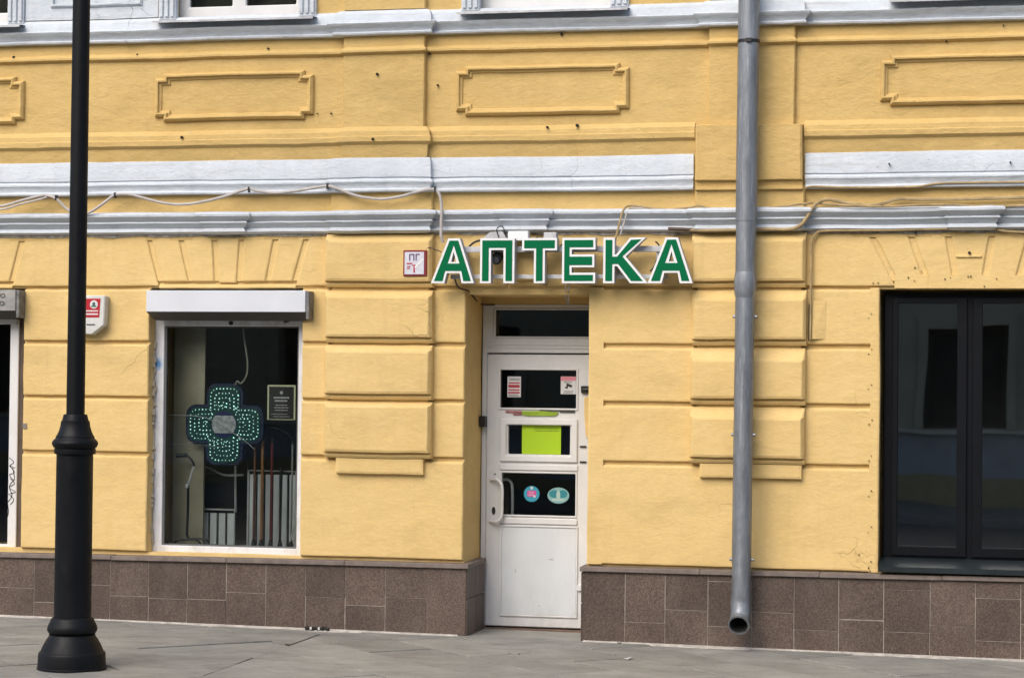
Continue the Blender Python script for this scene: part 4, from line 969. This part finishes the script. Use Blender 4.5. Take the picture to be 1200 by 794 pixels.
# ------------------------------------------------------------------ cables on the facade
cable('facade_cable', [(-40, 240), (0, 241.5), (25, 235), (45, 230), (55, 229), (66, 233), (80, 246), (92, 250), (103, 249.5), (113, 244), (124, 236), (135, 228.5), (152, 228), (168, 232), (190, 237.5), (210, 239.5), (232, 237.5), (260, 231), (285, 223), (293, 221), (300, 223.5), (322, 226), (345, 224), (366, 220.5), (385, 218), (398, 222), (415, 228.5), (432, 232), (450, 233), (470, 230), (488, 225), (503, 222), (511, 223), (516, 231), (517.5, 245), (517, 262), (517, 276), (519, 284)], -.115, .0115, CABW, 'pale grey cable looping along the fascia from the left edge to the sign')
cable('facade_cable', [(-40, 244), (0, 245.5), (25, 239), (45, 234), (55, 231)], -.12, .008, CABW, 'second pale cable running beside the loop at the far left')
cable('facade_cable', [(721, 281, -.12), (724, 270, -.12), (727, 257, -.12), (732, 244, -.09), (742, 241, -.05), (770, 244.5, -.05), (790, 245, -.05), (812, 242.5, -.09), (820, 241, -.09), (840, 246, -.09), (862, 245.5, -.09), (890, 245, -.10), (920, 241.5, -.10), (944, 238.5, -.1), (956, 238, -.05), (990, 240.5, -.11), (1040, 242, -.11), (1080, 240, -.11), (1120, 240, -.11), (1160, 242, -.11), (1240, 239, -.11)], 0, .0085, CABY, 'thin yellow-painted cable rising at the letter К and running along the string cornice')
cable('facade_cable', [(727, 275, -.12), (731, 262, -.12), (736, 247, -.09), (745, 243.5, -.05), (775, 247, -.05), (805, 246, -.09), (830, 244, -.09), (850, 247.5, -.09), (870, 248, -.09)], 0, .006, CABW, 'thin pale wire beside the yellow cable above the letters К and А')
cable('facade_cable', [(786, 268, -.06), (800, 269, -.06), (830, 270, -.10), (860, 269.5, -.10), (895, 268.5, -.10), (925, 268.5, -.10), (938, 264, -.12), (946, 254, -.13), (952, 244, -.12), (960, 236.5, -.07), (971, 233.5, -.05), (985, 236, -.05), (1000, 239, -.05), (1015, 240.5, -.08), (1030, 239.5, -.08), (1042, 236, -.05), (1055, 233, -.04), (1090, 233.5, -.04), (1150, 232.5, -.04), (1240, 230, -.04)], 0, .0135, CABY, 'thick yellow-painted cable bending up behind the drainpipe and along to the right')
cable('facade_cable', [(944, 220, -.11), (955, 218.5, -.055), (990, 219.5, -.055), (1040, 219.5, -.055), (1075, 218.5, -.055), (1100, 215, -.055), (1140, 214, -.055), (1240, 212.5, -.055)], 0, .008, CABY, 'yellow-painted cable under the right fascia band')
cable('facade_cable', [(949.5, 398), (950, 370), (950, 340), (950.5, 310), (950.5, 292), (952, 281), (957, 273), (966, 270.5), (1000, 270), (1050, 269.5), (1110, 268), (1160, 267.5), (1180, 271), (1240, 274)], -.035, .0085, CABY, 'yellow-painted cable dropping beside the right pilaster blocks')
cable('facade_cable', [(783, 268), (800, 268.5), (825, 269.5), (862, 268)], -.075, .012, CABB, 'short dark brown cable under the cornice right of the sign')
cable('conduit', [(533, 327, -.12), (536, 335, -.08), (541, 338.5, -.04), (549, 341, .02), (556, 349, .25), (563, 356, .50), (580, 357, .52)], 0, .007, CABB, 'thin brown conduit from the first letter down to the door frame')
m = MB(); a = W(948.5, 398, -.01); b_ = W(951, 356, -.01); m.box(a.x-.008, b_.x, -.012, .01, a.z, b_.z); m.build('plaster_crack', BLACK, B)
p = W(952, 397, 0); q = W(968, 352, 0); m = MB(); m.add([(p.x, -.028, p.z), (q.x, -.001, p.z), (q.x, -.001, q.z), (p.x, -.016, q.z), (p.x, .02, p.z), (p.x, .02, q.z), (q.x, .02, p.z)], [(0, 1, 2, 3), (0, 3, 5, 4), (0, 4, 6, 1)]); m.build('loose_plaster', YEL, B)
fc_ = [o for o in bpy.data.objects if o.name == 'facade_cable'][0]
for px, py in ((292, 222.5), (384, 218.5), (510, 222), (66, 232), (135, 229)):
    p = W(px, py, -.115); m = MB(); m.box(p.x-.006, p.x+.006, -.132, -.10, p.z-.020, p.z+.022); m.build('cable_clip', BLACK, fc_)
cable('clamp', [(104, 247), (103, 252)], -.12, .004, BLACK, None, parent=B) if 0 else None

# ------------------------------------------------------------------ drainpipe
dp = empty('drainpipe', (-1.85, -.2, .25), 'galvanised steel drainpipe running down the right pilaster with open elbow', 'drainpipe')
def pp(py, px): return W(px, py, -.215)
zt, zb = 7.0, pp(697, 868.5)
def pipe_seg(p0, p1, r, name='pipe_section', taper=0):
    m = MB(); m.tube([p0, p1], [r, r-taper], 28, False); return m.build(name, ZINC, dp, smooth=True)
a = pp(0, 878); b_ = pp(256, 874.6); up = a+(a-b_)*1.9
pipe_seg(pp(259, 874.5), up, .0785, taper=0)
pipe_seg(pp(326, 873.6), pp(256.5, 874.6), .0745)
m = MB(); p0, p1 = pp(349, 873.2), pp(318, 873.7)
q = [p0+(p1-p0)*t for t in (0, .12, .3, .6, .85, 1)]; m.tube(q, [.0715, .077, .082, .083, .079, .074], 28, False); m.build('pipe_collar', ZINC, dp, smooth=True)
pipe_seg(pp(660, 868.8), pp(344, 873.2), .071)
pipe_seg(pp(699, 868.3), pp(655, 869), .0685)
# elbow turning out toward the street
m = MB(); c0 = pp(698, 868.3); e1 = pp(731, 867.6)
path = [c0, c0+Vector((-.003, -.002, -.05)), Vector((e1.x+.003, -.235, e1.z+.085)), Vector((e1.x+.001, -.27, e1.z+.035)), Vector((e1.x, -.325, e1.z+.004))]
def ring_tube(path, r, n=28):
    P_s = catmull(path, 5); return P_s
P_s = ring_tube(path, .07)
m.tube(P_s, .0715, 28, False, cap=False); el = m.build('elbow', ZINC, dp, smooth=True)
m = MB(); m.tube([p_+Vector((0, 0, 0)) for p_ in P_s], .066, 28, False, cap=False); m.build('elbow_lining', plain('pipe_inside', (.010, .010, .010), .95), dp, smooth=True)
d = (P_s[-1]-P_s[-2]).normalized(); m = MB()
u_ = Vector((1, 0, 0)); v_ = d.cross(u_).normalized(); n = 32; vs = []
for k in range(n):
    t = 2*math.pi*k/n; o_ = u_*math.cos(t)+v_*math.sin(t)
    for r, s_ in ((.066, 0), (.0785, 0), (.0785, -.012), (.066, -.012)): vs.append(P_s[-1]+o_*r+d*s_)
fs = [(k*4+a_, k*4+(a_+1) % 4, ((k+1) % n)*4+(a_+1) % 4, ((k+1) % n)*4+a_) for k in range(n) for a_ in range(4)]
m.add(vs, fs); m.build('rim', ZINC, dp, smooth=True)
for py, px in ((49, 877.4),):
    p = pp(py, px); m = MB(); m.tube([p+Vector((0, 0, -.012)), p+Vector((0, 0, .012))], .082, 28, False); m.box(p.x-.01, p.x+.03, -.31, -.28, p.z-.014, p.z+.014); m.box(p.x-.015, p.x+.015, -.15, .0, p.z-.01, p.z+.01); m.build('pipe_clamp', BLACK, dp)
for py, px in ((371, 873), (509, 871), (655, 869)):
    p = pp(py, px)
    for s_ in (-1, 1): m = MB(); m.tube([p+Vector((s_*.068, 0, 0)), p+Vector((s_*.088, 0, 0))], .012, 8, False); m.build('rivet', ZINC, dp)
    m = MB(); m.box(p.x-.012, p.x+.012, -.15, -.05 if py < 600 else .0, p.z-.01, p.z+.01); m.build('stand_off', ZINC, dp)

# ------------------------------------------------------------------ lamp post
lx, ly = -5.93, -2.745
lp = empty('lamp_post', (lx, ly, gz(lx)), 'tall black cast-iron lamp post on flared round base at left', 'street lamp')
k = 1/182.5
zz = lambda py: .030+(786.5-py)*k
m = MB(); m.lathe(lx, ly, [(.225, .02), (.225, .045), (.220, .05), (.217, zz(768)), (.213, zz(766)), (.204, zz(765)), (.200, zz(763.5)), (.185, zz(757)), (.166, zz(751)), (.152, zz(747.5)), (.148, zz(745.5)), (.150, zz(744.8)), (.140, zz(744.2)), (.150, zz(743.5)), (.160, zz(741)), (.162, zz(738)), (.158, zz(735)), (.148, zz(731)), (.142, zz(729.5)), (.140, zz(727)), (.130, zz(725)), (.121, zz(724.5))], 56); m.build('base', IRON, lp, smooth=True)
m = MB(); m.lathe(lx, ly, [(.1205, zz(725)), (.1185, zz(530))], 48); m.build('column', IRON, lp, smooth=True)
m = MB(); m.lathe(lx, ly, [(.119, zz(531)), (.133, zz(530.5)), (.135, zz(527)), (.134, zz(524.5)), (.128, zz(524)), (.138, zz(523)), (.148, zz(519.5)), (.149, zz(517)), (.141, zz(514.5)), (.128, zz(512.5)), (.124, zz(511)), (.126, zz(510.2)), (.117, zz(508)), (.105, zz(503)), (.097, zz(498)), (.093, zz(493)), (.093, zz(491.5)), (.086, zz(491)), (.078, zz(485)), (.076, zz(483.5)), (.060, zz(483.2))], 48); m.build('collar', IRON, lp, smooth=True)
m = MB(); m.lathe(lx, ly, [(.0595, zz(484)), (.0575, 3.2), (.056, 5.0), (.054, 6.2)], 32); m.build('pole', IRON, lp, smooth=True)
m = MB(); m.lathe(lx, ly, [(.08, 6.15), (.10, 6.2), (.16, 6.28), (.2, 6.34)], 24); m.lathe(lx, ly, [(.27, 6.86), (.22, 6.95), (.12, 7.04), (.03, 7.08), (.02, 7.2)], 24)
for q_ in range(4):
    t = q_*math.pi/2+.4; m.tube([(lx+.19*math.cos(t), ly+.19*math.sin(t), 6.33), (lx+.255*math.cos(t), ly+.255*math.sin(t), 6.87)], .012, 6, False)
m.build('lantern', IRON, lp)
m = MB(); m.lathe(lx, ly, [(.17, 6.345), (.235, 6.855)], 20); m.build('lantern_glass', plain('opal_glass', (.7, .7, .68), .3), lp)

# ------------------------------------------------------------------ litter at the foot of the wall
p = W(370, 735, -.15); m = MB(); rot = []
for i in range(9):
    t = i/8; m.tube([(p.x-.085+.17*t, -.12+random.uniform(-.012, .012), gz(p.x)+.010+random.uniform(0, .012)), (p.x-.07+.17*t, -.12+random.uniform(-.02, .02), gz(p.x)+.018)], random.uniform(.010, .018), 6, False)
lt = tag(m.build('litter', plain('litter_dark', (.03, .028, .025), .8, var=.5, scale=60)), 'small dark crumpled litter at the wall foot left of the door', 'litter')
m = MB(); m.box(p.x-.05, p.x-.035, -.145, -.13, gz(p.x)+.01, gz(p.x)+.030); m.box(p.x+.015, p.x+.028, -.145, -.13, gz(p.x)+.01, gz(p.x)+.028); m.build('foil_bit', PW, lt)
m = MB()
p = W(735, 773, -1.0)
def on_ground(px, py):
    d = f_+r1*((px-600)/F)-u1*((py-397)/F); t = (-.008-CZ)/(d.z+.0075*d.x); return Vector((d.x*t, -DC+d.y*t, CZ+d.z*t))
p = on_ground(735, 772); m.add([p+Vector((-.03, 0, .004)), p+Vector((.01, -.03, .004)), p+Vector((.035, .01, .020)), p+Vector((0, .03, .008))], [(0, 1, 2, 3)]); m.add([p+Vector((-.03, 0, .002)), p+Vector((.01, -.03, .002)), p+Vector((.035, .01, .002)), p+Vector((0, .03, .002))], [(3, 2, 1, 0)])
tag(m.build('litter', plain('litter_grey', (.45, .45, .42), .7)), 'scrap of pale paper lying on the pavement right of the door', 'litter')
lf = MB()
for px, py, s_ in [(734, 750, 6), (742, 750, 8), (750, 751, 10), (756, 751, 9), (763, 752, 8), (727, 754, 5), (752, 753, 6), (915, 760, 4), (964, 762, 5), (960, 759, 4), (598, 766, 3), (605, 767, 3), (336, 756, 4), (718, 768, 3)]:
    p = on_ground(px, py); r = s_*.0042
    for q_ in range(2):
        t = random.uniform(0, 6.28); a = Vector((math.cos(t), math.sin(t), 0))*r; b2 = Vector((-a.y, a.x, 0))*.5; c_ = p+Vector((random.uniform(-.02, .02), random.uniform(-.02, .02), .004))
        lf.add([c_-a, c_-b2, c_+a+Vector((0, 0, r*.6)), c_+b2+Vector((0, 0, r*.5))], [(0, 1, 2, 3)])
lf.build('dead_leaves', plain('leaf_dark', (.045, .035, .025), .8, var=.5, scale=60), kind='stuff')

# ------------------------------------------------------------------ the house opposite, seen only mirrored in the glass
OB = empty('opposite_building', (-3, -21.8, 0), 'beige stuccoed house across the street, mirrored in the dark window panes', 'building')
BEI = plain('beige_stucco', (.46, .42, .32), .9, var=.12, scale=2); GRS = plain('grey_stucco', (.42, .44, .47), .9, var=.15, scale=2)
cs = [-.63+2.9*i for i in range(-9, 8)]
hl = [(c-.68, c+.68, 1.27, 3.02) for c in cs]+[(c-.6, c+.6, 4.9, 6.9) for c in cs]
def flip(y): return -21.7-y
plate('wall', -28, 21, 1.19, 9.5, hl, -21.7, -22.2, BEI, OB)
m = MB(); m.box(-28, 21, -22.2, -21.62, .45, 1.19); m.build('plinth', GRS, OB)
m = MB(); m.box(-28, 21, -22.2, -21.60, -.4, .45); m.build('plinth_base', plain('ochre_base', (.40, .34, .20), .9), OB)
m = MB(); m.box(-28, 21, -22.2, -21.50, 1.17, 1.24); m.box(-28, 21, -22.2, -21.55, 3.85, 4.05); m.box(-28, 21, -22.2, -21.3, 9.3, 9.6); m.build('cornice', plain('pale_stucco', (.6, .58, .5), .8), OB)
for h_ in hl:
    e_ = plate('window', h_[0]-.01, h_[1]+.01, h_[2]-.01, h_[3]+.01, [(h_[0]+.08, (h_[0]+h_[1])/2-.04, h_[2]+.08, h_[3]-.08), ((h_[0]+h_[1])/2+.04, h_[1]-.08, h_[2]+.08, h_[3]-.08)], -21.95, -21.9, plain('dark_wood', (.05, .04, .03), .5) if h_ is hl[0] else bpy.data.materials['dark_wood'], OB)
    m = MB(); m.box(h_[0], h_[1], -22.0, -21.98, h_[2], h_[3]); m.build('pane', BLACK, e_)
    plate('surround', h_[0]-.16, h_[1]+.16, h_[2], h_[3]+.2, [(h_[0], h_[1], h_[2], h_[3])], -21.62, -21.7, BEI, e_)
m = MB(); m.box(-28, 21, -32, -22.2, -.4, 9.3); m.build('body', BEI, OB)

for o in list(bpy.data.objects):
    if '_w' in o: del o['_w']
print('slabs', n1, n2, 'objects', len(bpy.data.objects))
